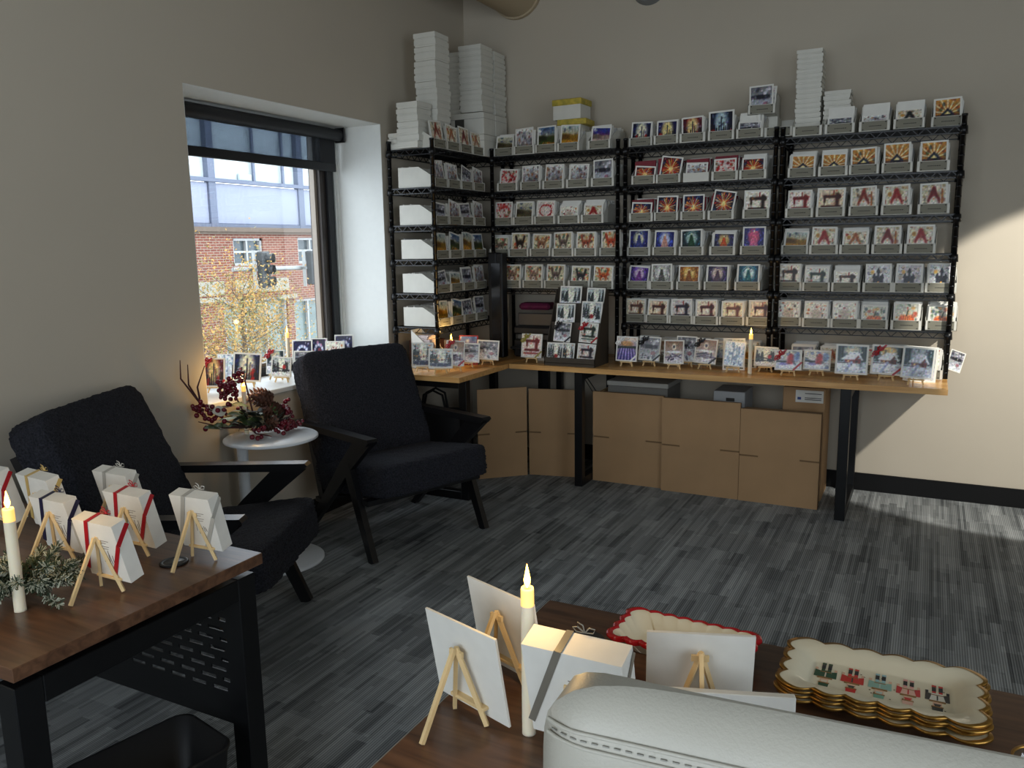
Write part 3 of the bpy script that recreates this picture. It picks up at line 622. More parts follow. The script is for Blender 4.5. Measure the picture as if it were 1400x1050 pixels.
def shelf_bin(rk, row, i, x, z, ch, kind, pal, desc, tilt, yaw0=0, org=None, red=False, cw=None, plain=False, dy=0, empty=False):
    if rk == 'w': base = Vector((.345, x, z)); rz = R(90)
    else:
        for a_, b__ in RX[rk]:
            if x-.078 < b__ and x+.078 > a_: dy = .026
        base = Vector((x, YFR+.008+dy, z)); rz = 0
    rr = random.Random(row*31+i*7+ord(rk)); rz += rr.uniform(-.02, .02)
    b_ = inst('card_bin', BINM, None, base, (0, 0, rz), label=f'white card bin with grey label, {ORD[i]} from left, {ORD[row]} shelf down, {RACKN[rk]}', category='bin', group='white card bins on the racks')
    if plain: b_['label'] = 'white card bin with blank front, third from left, second shelf down, middle rack'
    else: inst('label', LABM, b_)
    if empty: return b_
    Rz = Matrix.Rotation(rz, 4, 'Z'); cw = cw or .128
    lean = 7; h = max(.085, ch)/math.cos(R(lean)); h = min(h, .16)
    off = Rz @ Vector((rr.uniform(-.003, .003), .0085, .0045+abs(math.sin(R(tilt)))*cw/2))
    c_ = card('greeting_card', f'{desc} card, {ORD[i]} bin from left, {ORD[row]} shelf down, {RACKN[rk]}', 'card', base+off, (-R(lean), R(tilt), rz), cw, h, kind, pal, t=.002, group='cards at the front of the bins')
    # a second card just behind, peeping out, and the pack behind it
    off2 = Rz @ Vector((rr.uniform(-.006, .006), .0165, .0045))
    t2 = rr.uniform(-2, 2)
    if h > .125 or rr.random() < .4:
        inst('greeting_card', card_mesh(.126, min(.146, h+rr.uniform(-.006, .004)), .002, RED_ENV if red else WHITE), None, base+off2+Vector((0, 0, abs(math.sin(R(t2)))*.064)), (-R(lean), R(t2), rz),
             label=f'{"burgundy envelope" if red else "plain white card"} behind the front card, {ORD[i]} bin, {ORD[row]} shelf down, {RACKN[rk]}', category='card', group='second cards in the bins')
    pm = PACKS[5+rr.randrange(2)] if red else PACKS[rr.randrange(5)]
    if rk == 'w': pm = PACKW[rr.randrange(3)]
    M = Matrix.Translation(base + Rz @ Vector((0, .012, 0))) @ Rz
    pack_parts.append((pm, M))
    return b_
SH = {
'c': [(2.06, [(.452,.120,'hills',4,'grey brown hill landscape',3),(.614,.158,'mtn',0,'glossy red and white mountain',-3),(.767,.160,'hills',1,'golden field under blue sky',-2),(.921,.155,'hills',2,'yellow sunlit garden',2),(1.126,.124,'hills',3,'red poppy hills under blue sky',4)]),
 (1.835, [(.489,.132,'flor',1,'pink and brown blossom',4),(.657,.150,'mtn',1,'blue sunset harbour',-1),(.817,.147,'mtn',2,'white winter river',2),(.982,.137,'mtn',3,'glossy winter village',3),(1.149,.158,'wint',1,'black and white snow scene',-2)]),
 (1.615, [(.438,.150,'flor',2,'red flower field',0),(.601,.143,'hills',4,'green and yellow valley',2),(.755,.144,'heart',0,'red heart of flowers',2),(.922,.112,'bauble',0,'red and white holiday pattern',0),(1.082,.112,'gnome',0,'red letters and gnome',0)]),
 (1.41, [(.410,.128,'face',2,'grey badger',0),(.564,.150,'face',0,'dark brown bear',1),(.721,.140,'face',1,'two brown rabbits',2),(.881,.148,'face',5,'floral squirrel',-2),(1.036,.148,'face',3,'floral deer',0),(1.195,.153,'face',4,'orange fox',-2)]),
 (1.205, [(.504,.150,'face',6,'speckled fawn',0),(.665,.150,'face',6,'pale hedgehog',0),(.821,.149,'face',5,'horned grey owl',1),(.992,.136,'face',7,'black and white skunk',3),(1.150,.138,'face',8,'striped chipmunk',2)])],
'm': [(2.06, [(1.382,.138,'sky',0,'blue and cream city skyline',2),(1.546,.132,'sky',1,'indigo glowing city skyline',0),(1.703,.138,'sky',2,'red and cream city skyline',-3),(1.868,.162,'sky',3,'night blue city skyline',-2),(2.028,.088,'wint',2,'small pale winter',1)]),
 (1.835, [(1.410,.098,'fire',0,'small orange fireworks',5),(1.563,.142,'fire',3,'red and gold starburst',8),(1.729,.104,'mtn',1,'teal and pink blossom',2),(1.895,.118,'flor',3,'orange blossom',-1),(2.053,.115,'fire',3,'orange and blue fireworks',0)]),
 (1.615, [(1.398,.108,'fire',1,'crimson fireworks',3),(1.554,.143,'fire',2,'patchwork coloured fireworks',1),(1.715,.145,'fire',1,'violet fireworks over city',0),(1.879,.152,'fire',2,'tilted blue and orange fireworks',9),(2.077,.155,'sew',6,'sepia sewing machine',0)]),
 (1.41, [(1.377,.155,'tree',0,'blue fir tree with golden star',0),(1.546,.144,'tree',1,'blue fir tree with pink swirl',1),(1.711,.146,'tree',2,'dark green fir tree',-2),(1.893,.124,'tree',3,'orange fir tree by starry night',2),(2.069,.156,'tree',4,'pink fir tree with wings',0)]),
 (1.205, [(1.372,.133,'tree',5,'purple fir tree',5),(1.530,.150,'tree',6,'silver grey fir tree',-1),(1.698,.142,'tree',7,'golden fir tree',0),(1.864,.142,'tree',8,'plum fir tree',1),(2.043,.147,'tree',9,'teal fir tree',0)]),
 (1.0, [(1.356,.140,'sew',0,'brown sewing machine',1),(1.508,.138,'sew',1,'dark red sewing machine',2),(1.656,.144,'sew',2,'grey sewing machine',-2),(1.807,.143,'sew',3,'maroon sewing machine',-1),(1.960,.138,'sew',4,'tan sewing machine by flowers',0),(2.113,.144,'sew',1,'amber lit sewing machine',0)])],
'r': [(2.05, [(2.500,.076,'wint',0,'barely showing white',0),(2.671,.082,'mtn',3,'barely showing gold edged',0),(2.835,.098,'gnome',4,'brown and grey arch',-1),(3.010,.138,'house',1,'gold sunray house',-2)]),
 (1.83, [(2.316,.116,'house',0,'gold swirl sunset',2),(2.477,.116,'house',2,'purple roofed house and sunrays',1),(2.632,.134,'house',1,'dark green cottage',-2),(2.792,.150,'house',0,'glowing sunburst',-1),(2.961,.148,'house',1,'blue house under sunrays',-1)]),
 (1.613, [(2.312,.146,'sew',5,'red sewing machine on cream',0),(2.474,.150,'sew',1,'wide brown sewing machine',1),(2.640,.150,'gnome',1,'robin in red hood',-2),(2.801,.152,'gnome',0,'gnome with red pumpkin',-2),(2.976,.152,'gnome',3,'gnome and crimson tree',-2)]),
 (1.41, [(2.293,.124,'hills',2,'orange squirrel',4),(2.449,.144,'gnome',0,'red robed lady',1),(2.605,.124,'gnome',2,'peach country church',2),(2.767,.145,'gnome',3,'red sled',0),(2.925,.145,'gnome',0,'plum bonnet gnome',0)]),
 (1.205, [(2.265,.148,'sew',6,'halloween sewing machine and bat',1),(2.419,.131,'sew',7,'pale sewing machine with bats',2),(2.573,.112,'sew',6,'low beige sewing machine',1),(2.733,.147,'castle',0,'grey haunted castle with yellow moon',-1),(2.882,.147,'castle',1,'haunted castle with orange shrubs',1),(3.036,.148,'castle',2,'silver sleeved haunted castle',1)]),
 (1.005, [(2.271,.138,'bauble',1,'round floral cushion',1),(2.427,.141,'bauble',2,'pink and grey pattern',0),(2.578,.141,'bauble',3,'red block print',-1),(2.722,.124,'pump',1,'half hidden orange pumpkins',1),(2.883,.141,'pump',0,'big orange pumpkin',-1),(3.050,.127,'pump',2,'striped yellow pumpkin',1)])]}
for rk, rows in SH.items():
    for ri, (z, items) in enumerate(rows, 1):
        for i, (x, ch, kind, pal, desc, tilt) in enumerate(items, 1):
            if rk == 'r' and ri == 1: i += 1
            shelf_bin(rk, ri, i, x, z, ch, kind, pal, desc, tilt, red=(rk == 'm' and ri in (2, 3) and i < 5), plain=(rk == 'm' and ri == 2 and i == 3), cw=.145 if desc.startswith(('sepia', 'wide brown', 'night')) else None)
shelf_bin('r', 1, 1, 2.336, 2.05, 0, 'wint', 0, '', 0, empty=True)
shelf_bin('m', 1, 6, 2.18, 2.06, .0, 'wint', 0, '', 0, empty=True)
WR = [(2.06, [('gnome', 1, 'brown dog', .15, -4), ('gnome', 2, 'white goose', .14, 6), ('gnome', 3, 'pony and rider', .15, 3), ('gnome', 2, 'small beige', .14, 0)]),
 (1.835, [('mtn', 0, 'brown village', .15, -3), ('mtn', 1, 'pink village', .14, 4), ('wint', 3, 'tilted silver village', .12, 16), ('mtn', 3, 'tan village', .13, 10)]),
 (1.615, [('wint', 1, 'grey winter', .12, 5), ('mtn', 2, 'leaning grey street', .13, 12), ('wint', 2, 'dark framed winter', .13, -4), ('mtn', 3, 'tilted street scene', .14, 8)]),
 (1.41, [('hills', 2, 'golden farm', .15, 2), ('hills', 1, 'tilted amber farm', .14, 12), ('hills', 2, 'leaning golden church', .15, 10), ('hills', 1, 'ochre farm', .15, 0)]),
 (1.205, [('wint', 2, 'plain pale', .12, -8), ('hills', 2, 'open envelope', .11, 6), ('wint', 1, 'sleeved grey', .14, 0), ('mtn', 2, 'dark sleeved', .15, 3)]),
 (1.0, [('hills', 2, 'amber lit', .15, 2), ('hills', 1, 'golden tilted', .14, 12), ('wint', 3, 'dim grey', .14, -3), ('wint', 2, 'dim beige', .15, 2)])]
for ri, (z, items) in enumerate(WR, 1):
    for i, (kind, pal, desc, ch, tilt) in enumerate(items, 1):
        shelf_bin('w', ri, i, -.905+.155*(i-1), z, ch, kind, pal, desc, tilt)
# the remaining packs of cards in the bins, too many to tell apart: one object
pm_ = MB(); pmi = []
for me, M in pack_parts:
    o_ = len(pm_.v); pm_.v += [tuple(M @ v.co) for v in me.vertices]; 
    for p_ in me.polygons: pm_.f.append(tuple(o_+k for k in p_.vertices)); pm_.m.append(p_.material_index); pm_.sm.append(False)
obj('packed_cards', pm_, [WHITE, ENV2, RED_ENV], kind='stuff', label='tightly packed white cards and envelopes filling the bins behind the front cards', category='cards')

# raised bin on a white tube over the middle rack
tb = obj('cardboard_tube', MB().tube([(0, 0, 0), (0, 0, .125)], .011, 14), WHITE, None, (2.075, -.30, 2.0605), label='narrow white upright tube under the raised bin, top of middle rack', category='tube')
ubx = obj('small_box', MB().bev(-.06, .06, 0, .15, 0, .125, .002), BOXW, None, (2.13, -.17, 2.0605+.0), label='white box supporting the raised card bin on the middle rack', category='box')
ubx.location = (2.105, -.20, 2.18-.0)
ubx.location.z = 2.181
rbn = inst('card_bin', BINM, None, (2.085, -.305, 2.187), (0, 0, .06), label='white card bin raised above the others on top of the middle rack', category='bin')
ubx.scale = (1, 1, 1)
bpy.data.objects.remove(ubx)
inst('small_box', mesh('small_box', MB().bev(-.07, .07, 0, .14, 0, .126, .002), BOXW), None, (2.085, -.19, 2.0605), label='white box standing behind the bins and supporting the raised bin', category='box')
inst('label', LABM, rbn)
card('greeting_card', 'grey and gold deer card standing in the raised bin', 'card', (2.082, -.295, 2.193), (-R(7), R(-2), .06), .13, .155, 'wint', 1, group=None)
card('greeting_card', 'second silver card behind the gold deer card in the raised bin', 'card', (2.088, -.280, 2.193), (-R(7), R(3), .06), .128, .150, 'mtn', 3)
# paper packs leaning out of the raised bin
obj('envelope_pack', MB().box(-.06, .06, 0, .14, 0, .135), ENV, rbn, (0, .09, .005))

# ------------------------------------------------------------------ stacks of flat white boxes
SB = {}
def flat_box(w, d, h):
    k = (w, d, round(h, 3))
    if k not in SB:
        m_ = MB(); m_.box(-w/2+.004, w/2-.004, -d/2+.004, d/2-.004, 0, h*.5); m_.box(-w/2, w/2, -d/2, d/2, h*.26, h-.0015)
        SB[k] = mesh('flat_box', m_, BOXW)
    return SB[k]
def stack(desc, x, y, z0, z1, w, d, n, jit=.004, grp=None):
    rr = random.Random(n*3+int(x*100)); h = (z1-z0)/n
    for k in range(n):
        inst('card_box', flat_box(w, d, h), None, (x+rr.uniform(-jit, jit), y+rr.uniform(-jit, jit), z0+k*h+.0005), (0, 0, rr.uniform(-.03, .03)),
             label=f'white box, {ORD[n-k]} from top of the {desc}', category='box', group=grp or desc)
stack('tallest stack on the window rack', .226, -.78, 2.0605, 2.734, .150, .156, 17)
stack('low stack left of the tallest stack', .20, -.955, 2.0605+.0, 2.32, .148, .148, 7)
stack('short stack nearest the window', .066, -.93, 2.0605, 2.158, .09, .10, 3)
for nm, yy in (('wide white box below the corner stacks, left one', -.30), ('wide white box below the corner stacks, right one', -.135)):
    for k in range(2):
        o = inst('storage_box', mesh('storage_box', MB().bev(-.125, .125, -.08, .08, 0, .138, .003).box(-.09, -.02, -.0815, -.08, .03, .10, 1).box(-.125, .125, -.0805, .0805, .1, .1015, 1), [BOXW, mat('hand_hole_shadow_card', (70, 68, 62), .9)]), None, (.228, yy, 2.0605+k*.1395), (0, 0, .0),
                 label=nm + (', bottom layer' if k == 0 else ', top layer'), category='box')
stack('front corner stack on wide boxes', .26, -.30, 2.342, 2.755, .165, .158, 12)
stack('corner stack against the back wall', .262, -.122, 2.342, 2.745, .160, .158, 12)
stack('corner stack beside the left wall', .085, -.26, 2.342, 2.735, .15, .158, 12)
stack('grey tower on the right rack', 2.325, -.215, 2.0505+.0, 2.513, .134, .13, 18)
for o in [o for o in COL.objects if o.get('group') == 'grey tower on the right rack']: o.location.y = -.20; 
stack('shorter stack right of the grey tower', 2.475, -.20, 2.0505, 2.285, .136, .13, 9)
stack('low stack behind the poppy bin', 1.0, -.13, 2.0605, 2.185, .2, .15, 3)
# yellow floral boxes
YEL = mat('yellow_floral_print', (206, 178, 66), .5, var=.4, vscale=26, col2=(150, 140, 50))
stack('pair of plain boxes under the yellow box', .90, -.20, 2.0605, 2.225, .17, .15, 3)
yb = thing('gift_box', 'white gift box with yellow patterned lid above the corner rack', 'box', (.89, -.19, 2.262), (0, 0, -.05))
obj('body', MB().box(-.095, .095, -.075, .075, 0, .10), BOXW, yb); obj('lid', MB().bev(-.102, .102, -.082, .082, .085, .122, .004), YEL, yb)
obj('gift_box', MB().bev(-.098, .098, -.08, .08, 0, .036, .003), YEL, None, (.915, -.185, 2.2258), (0, 0, .04), label='flat yellow patterned box under the white gift box', category='box')

# ------------------------------------------------------------------ butcher block counters
BLKT = .03
def counter(label, x0, x1, y0_, y1_, seed):
    t_ = thing('butcher_block_counter', label, 'counter', (x0, y0_, DT-BLKT))
    n = 9; rr = random.Random(seed)
    long_x = (x1-x0) > (y1_-y0_)
    w = ((y1_-y0_) if long_x else (x1-x0))/n
    m_ = MB(); m_.box(0, x1-x0, 0, y1_-y0_, 0, BLKT-.0008); 
    obj('core', m_, OAK, t_)
    for k in range(n):
        sm = mat(f'oak_stave_{k%4}', [(214, 166, 102), (204, 154, 90), (222, 178, 116), (196, 144, 82)][k % 4], .28, var=.12, vscale=7, stretch=(1, 9, 9) if long_x else (9, 1, 9))
        mm = MB().box(0, x1-x0, k*w+.0003, (k+1)*w-.0003, BLKT-.0008, BLKT) if long_x else MB().box(k*w+.0003, (k+1)*w-.0003, 0, y1_-y0_, BLKT-.0008, BLKT)
        obj('stave', mm, sm, t_)
    return t_
CL = counter('short oak butcher block counter along the window wall under the left rack', .002, .650, -1.262, -.002, 2)
CR = counter('long oak butcher block counter along the back wall', .658, 3.098, -.662, -.002, 5)
def leg_frame(parent, x, y0_, y1_, w=.05, axis='y'):
    px, py, pz = parent.location
    H = DT-BLKT-.001
    m_ = MB(); a = lambda xx0, xx1, yy0, yy1, z0, z1: m_.bev(xx0-px, xx1-px, yy0-py, yy1-py, z0-pz, z1-pz, .002)
    if axis == 'y':
        a(x, x+w, y0_, y0_+w, 0, H); a(x, x+w, y1_-w, y1_, 0, H); a(x, x+w, y0_+w, y1_-w, 0, w); a(x, x+w, y0_+w, y1_-w, H-w, H)
    else:
        a(y0_, y0_+w, x, x+w, 0, H); a(y1_-w, y1_, x, x+w, 0, H); a(y0_+w, y1_-w, x, x+w, 0, w); a(y0_+w, y1_-w, x, x+w, H-w, H)
    obj('leg', m_, BLK, parent)
leg_frame(CR, 1.092, -.64, -.04); leg_frame(CR, 2.604, -.645, -.04, .052); leg_frame(CR, .72, -.30, -.04, .04)
leg_frame(CL, -1.175, .20, .64, .05, 'x'); leg_frame(CL, -.10, .2, .64, .05, 'x')

# ------------------------------------------------------------------ things under the counter
def flattened(label, x0, x1, h, loc_y, rz=0, pivot=None, n=3, slots=True, z0=0):
    w = x1-x0
    t_ = thing('flattened_carton', label, 'cardboard', (x0, loc_y, z0), (0, 0, rz), 'flattened cartons under the counter')
    m_ = MB(); sl = .005; th = .005; sw = w*.24; hm = h*.50
    if slots:
        m_.box(0, w, 0, th, 0, hm-sl).box(0, w, 0, th, hm+sl, h).box(sw, w-sw, 0, th, hm-sl, hm+sl)
        m_.box(w*.13, w*.136, -.0006, 0, h*.74, h*.86)
    else: m_.box(0, w, 0, th, 0, h)
    obj('front_sheet', m_, KRAFT, t_)
    mm = MB()
    for k in range(1, n): mm.box(.002*k, w-.003*(k % 2), th+.0055*(k-1)+.0006, th+.0055*k, 0, h-.004*(k % 2))
    obj('back_sheet', mm, mat('kraft_slot_shade', (120, 94, 64), .85), t_)  # same board in a darker colour: shade behind the slots is painted in
    return t_
flattened('tan flattened carton with slots, leftmost of three beside the front leg', 1.146, 1.600, .575, -.468, .0, n=5)
flattened('tan flattened carton with slots, middle of the three under the counter', 1.603, 2.064, .573, -.50, .0, n=6)
flattened('tan flattened carton with slots, rightmost under the counter by the leg', 2.067, 2.502, .545, -.505, .0, n=11)
a0_ = math.atan2(.221, .244)
flattened('flattened carton angled toward the corner beside the armchair', .473, .80, .585, -.755, a0_, n=3)
flattened('flattened carton standing left of the counter leg', .722, 1.055, .572, -.520, .21, n=3)
obj('carton_sheet', MB().box(0, .014, 0, .25, 0, .56), KRAFTE, None, (1.148, -.45, 0), (0, 0, 0), label='narrow folded carton edge standing just right of the front leg', category='cardboard')
ub = thing('storage_box', 'grey lidded box behind the left carton under the counter', 'box', (1.40, -.22, 0))
obj('body', MB().bev(-.2, .19, -.13, .16, .0, .60, .004), mat('grey_board', (120, 118, 112), .7), ub); obj('lid', MB().bev(-.205, .195, -.135, .165, .60, .63, .004), mat('light_grey_board', (176, 174, 166), .7), ub)
ub = thing('storage_box', 'small white box with print behind the middle carton', 'box', (1.965, -.24, 0))
obj('body', MB().bev(-.095, .09, -.10, .14, 0, .608, .003), mat('pale_box', (168, 170, 170), .6), ub); obj('print', MB().box(-.02, .03, -.1012, -.10, .55, .57), INK, ub)
ub = thing('shipping_box', 'brown shipping carton with white address label behind the right carton', 'box', (2.40, -.22, 0))
obj('body', MB().bev(-.13, .10, -.12, .16, 0, .66, .003), KRAFT, ub)
m_ = MB().box(-.06, .09, -.1215, -.12, .575, .645)
for z in (.59, .60, .625): m_.box(-.01, .08, -.1222, -.1215, z, z+.004, 1)
m_.box(-.05, -.03, -.1222, -.1215, .59, .605, 2)
obj('label', m_, [WHITE, INK, mat('blue_print', (60, 80, 140), .6)], ub)

# ------------------------------------------------------------------ machines on the counter corner
pc = thing('computer_tower', 'tall narrow black cabinet standing in the corner between the racks', 'computer', (.45, -.40, DT+.0005))
obj('case', MB().bev(-.06, .0, -.03, .045, 0, .69, .006).bev(0, .045, -.03, .045, 0, .688, .006), mat('black_case', (10, 12, 15), .5), pc)
obj('front_strip', MB().box(-.035, .03, -.033, -.03, .06, .62), mat('black_case_gloss', (16, 18, 22), .25), pc)
pt = thing('printer', 'dark grey printer on the counter behind the display stand', 'printer', (.68, -.20, DT+.0005))
obj('body', MB().bev(-.15, .17, -.15, .15, 0, .12, .012), PRINTER, pt)
obj('output_tray', MB().bev(-.14, .14, -.22, -.15, .06, .075, .004), PRINTER, pt)
obj('scanner_lid', MB().bev(-.15, .17, -.15, .15, .15, .205, .012), PRINTER, pt)
obj('paper_stack', MB().bev(-.12, .14, -.14, .13, .12, .15, .002), mat('dull_grey_panel', (96, 96, 96), .6), pt)
obj('rear_tray', MB().bev(-.14, .13, -.10, -.08, .205, .29, .006), mat('mid_grey_panel', (64, 64, 66), .4), pt)
obj('folded_cloth', MB().bev(-.10, .12, -.06, .08, 0, .045, .015), mat('magenta_cloth', (96, 18, 60), .8, var=.3), None, (.62, -.19, DT+.306-.0), (0, 0, .1), label='magenta folded cloth lying on top of the printer', category='cloth')
obj('paper_pad', MB().box(-.1, .1, 0, .13, 0, .018), WHITE, None, (.86, -.46, DT+.0005), (0, 0, .0), label='white paper pad lying flat behind the red sewing machine box', category='paper')

# ------------------------------------------------------------------ mini easels, cards and gift boxes
def easel(loc, yaw, label, s=1.0, group=None):
    """faces local -y; front legs A-frame, ledge, rear leg"""
    e = thing('mini_easel', label, 'easel', loc, (0, 0, yaw), group)
    top = (0, .012*s, .128*s)
    for k in (-1, 1): obj('leg', MB().bar((k*.037*s, -.014*s, .002), top, .0062, .0072), PINE, e)
    obj('rear_leg', MB().bar((0, .085*s, .002), (0, .016*s, .128*s), .0062, .0072, up=(0, 1, 0)), PINE, e)
    obj('ledge', MB().bev(-.038*s, .038*s, -.027*s, -.006*s, .027*s, .033*s, .001), PINE, e)
    obj('crossbar', MB().bar((-.012*s, .010*s, .118*s), (.014*s, .012*s, .119*s), .005, .009), PINE, e)
    return e
def ribbon(parent, w, h, t, col, corner=1, both=True, bow=True):
    """diagonal ribbon across the corners of a card/box facing local -y"""
    m_ = MB(); e = .0012; k = .42*w; m2_ = MB()
    def strip(x0, z0, x1, z1):
        m_.bar((x0, -e, z0), (x1, -e, z1), .010, .0008, up=(0, 1, 0))
    s = -1 if corner else 1
    strip(s*w/2, h-k, s*(w/2-k), h)
    m_.bar((s*(w/2-k), -e, h+.0008), (s*(w/2-k-.004), t+e, h+.0008), .010, .0008)
    obj('ribbon', m_, RIB[col], parent)
    m_ = m2_; 
    if both: m_.bar((-s*w/2, -e, k*.75), (-s*(w/2-k*.75), -e, 0), .010, .0008, up=(0, 1, 0)); obj('ribbon', m_, RIB[col], parent)
    if bow:
        b_ = MB(); cx, cz = s*(w/2-k*.45), h-k*.5
        for a in (35, 215, 80, 250):
            d_ = Vector((math.cos(R(a)), 0, math.sin(R(a)))); q = Vector((-d_.z, 0, d_.x)); c0 = Vector((cx, -.004, cz))
            L_ = .034 if a in (35, 215) else .028
            b_.tube([c0, c0+d_*L_*.6+q*.007+Vector((0, -.005, 0)), c0+d_*L_+Vector((0, -.007, 0)), c0+d_*L_*.6-q*.007+Vector((0, -.005, 0)), c0], .0042, 6)
        b_.sphere((cx, -.006, cz), .007, 8, 6)
        obj('bow', b_, RIB[col], parent)
EZ = [ # key, x, y, width, height, lift, yaw, roll, kind, pal, desc, ribbon, thick, where
 ('a', 1.379, -.501, .130, .150, 4, 1, 'lav', 0, 'lavender field', 'white', .012),
 ('b', 1.500, -.440, .130, .146, 6, 3, 'wint', 1, 'grey winter lake', 'black', .012),
 ('c', 1.674, -.505, .118, .140, 2, -1, 'moon', 0, 'moonlit river', None, .004),
 ('d', 1.712, -.385, .120, .152, 4, 1, 'wint', 3, 'half hidden pale lake', None, .004),
 ('e', 1.838, -.440, .128, .146, 4, 4, 'moon', 1, 'moonlit river with black bow', 'black', .012),
 ('f', 2.014, -.500, .116, .145, 8, 5, 'ice', 0, 'icy blue waterfall', None, .004),
 ('h', 2.180, -.420, .128, .112, 4, 2, 'forest', 3, 'snowy birch with red bird', None, .004),
 ('i', 2.317, -.510, .142, .112, 4, -1, 'cardinal', 0, 'red cardinal with red bow', 'red', .010),
 ('j', 2.458, -.450, .142, .110, 3, 1, 'cardinal', 1, 'red cardinal in sleeve without bow', None, .004),
 ('k', 2.640, -.540, .160, .158, 4, 1, 'cottage', 0, 'snowed in red barn', None, .012),
 ('l', 2.808, -.500, .158, .155, 6, 3, 'cottage', 1, 'glowing snow cottage with red bow', 'red', .012),
 ('m', 2.950, -.580, .150, .160, 8, 4, 'cottage', 2, 'silver sleeved snow cottage', None, .008),
 ('q', .770, -.560, .135, .150, 8, 1, 'sew', 5, 'red sewing machine with olive bow', 'green', .012),
 ('A', .330, -1.150, .128, .142, 34, 2, 'forest', 2, 'fiery red autumn trees', None, .006),
 ('B', .470, -1.170, .142, .115, 30, 2, 'forest', 2, 'autumn trees above a blue river', None, .006),
 ('C', .500, -1.060, .110, .150, 30, 4, 'moon', 1, 'orange sunset lake with red bow', 'red', .012),
 ('D', .490, -.900, .155, .118, 24, 3, 'wint', 2, 'wide white snow road', None, .010),
 ('E', .560, -.760, .140, .122, 18, 3, 'wint', 3, 'olive and grey snow forest', None, .006)]
for (k, x, y, w, h, yaw, roll, kind, pal, desc, rib, th) in EZ:
    yw = R(yaw); where = 'on the left counter' if k in 'ABCDE' else 'on the long counter'
    nm = 'gift_box' if th >= .01 else 'greeting_card'
    easel((x, y, DT+.0005), yw, f'easel {where} under the {desc} {"box" if th>=.01 else "card"}', group='mini easels on the counters')
    Rz = Matrix.Rotation(yw, 4, 'Z'); off = Rz @ Vector((0, -.024, .0345+abs(math.sin(R(roll)))*w*.3))
    c_ = card(nm, f'{desc} {"boxed card" if th>=.01 else "card"} on an easel {where}', 'box' if th >= .01 else 'card', Vector((x, y, DT))+off, (-R(9), R(roll), yw), w, h, kind, pal, t=th, n=34, border=.06)
    if rib: ribbon(c_, w, h, th, rib)
# extra cards standing behind the easels, in low bins on the counter top
def desk_bin(x, lab, kind, pal, desc, ch=.14, y=-.29, col=None):
    b_ = inst('card_bin', BINM, None, (x, y, DT+.0005), (0, 0, 0), label=lab, category='bin', group='bins on the counter top')
    inst('label', LABM, b_)
    card('greeting_card', desc, 'card', (x, y+.009, DT+.005), (-R(7), R(random.uniform(-2, 2)), 0), .128, ch, kind, pal, t=.002)
    inst('card_pack', PACKS[int(abs(x)*10) % 5], b_, (0, .012, 0))
for i, (x, kind, pal) in enumerate(((1.39, 'wint', 0), (1.55, 'moon', 0), (1.71, 'wint', 2), (1.87, 'ice', 1), (2.03, 'hills', 2), (2.36, 'wint', 1), (2.52, 'gnome', 2), (2.68, 'nut', 0), (2.84, 'bauble', 1))):
    desk_bin(x, f'low card bin behind the easels, {ORD[i+1]} from left on the counter', kind, pal, f'card standing in the {ORD[i+1]} bin from left on the counter top')
desk_bin(3.0, 'low card bin at the right end of the counter behind the easels', 'nut', 0, 'red toy soldier card at the right end of the counter', .16, -.36)
card('greeting_card', 'tilted white framed card poking out right of the last rack post', 'card', (3.125, -.14, DT+.02), (-R(12), R(20), R(24)), .085, .115, 'wint', 2, t=.004)
# large frame behind 'f' and 'm'
card('greeting_card', 'cream card standing behind the icy waterfall card', 'card', (2.0, -.42, DT+.001), (-R(8), R(-1), .1), .125, .185, 'hills', 4)
card('greeting_card', 'white bordered card standing behind the silver sleeved cottage card', 'card', (2.965, -.47, DT+.001), (-R(8), R(3), .1), .155, .185, 'wint', 0)
card('greeting_card', 'red edged card behind the wide snow road card, left counter', 'card', (.44, -.80, DT+.001), (-R(8), R(2), R(28)), .12, .185, 'hills', 0, m=mat('red_card_stock', (150, 40, 44), .6))
# white magazine boxes on the left counter
mbx = thing('magazine_file', 'white slanted magazine file full of papers at left counter end', 'file box', (.20, -.98, DT+.0005), (0, 0, R(0)))
m_ = MB(); m_.prism([(0, 0), (.17, 0), (.17, .10), (.0, .235)], -.06, -.057).prism([(0, 0), (.17, 0), (.17, .10), (.0, .235)], .057, .06).box(0, .003, -.06, .06, 0, .235).box(0, .17, -.06, .06, 0, .003)
m_.v = [(x-.02, y, z) for x, y, z in m_.v]
obj('shell', m_, WHITE, mbx)
pp_ = MB(); rr = random.Random(5)
for k in range(9): pp_.box(.004, .12-k*.004+rr.uniform(-.01, .01), -.05, .05, .13+k*.008, .136+k*.008)
obj('papers', pp_, [mat('pink_white_paper', (222, 206, 204), .7)], mbx)
bx2 = obj('small_box', MB().bev(-.07, .07, -.09, .09, 0, .14, .003), mat('red_edged_box', (196, 184, 180), .6), None, (.27, -.62, DT+.0005), (0, 0, .1), label='white box behind the candle on the left counter', category='box')
obj('small_box', MB().bev(-.07, .07, -.1, .1, 0, .15, .003), mat('brown_box', (90, 54, 40), .7), None, (.14, -.80, DT+.0005), (0, 0, -.05), label='dark brown box in shade under the window rack', category='box')

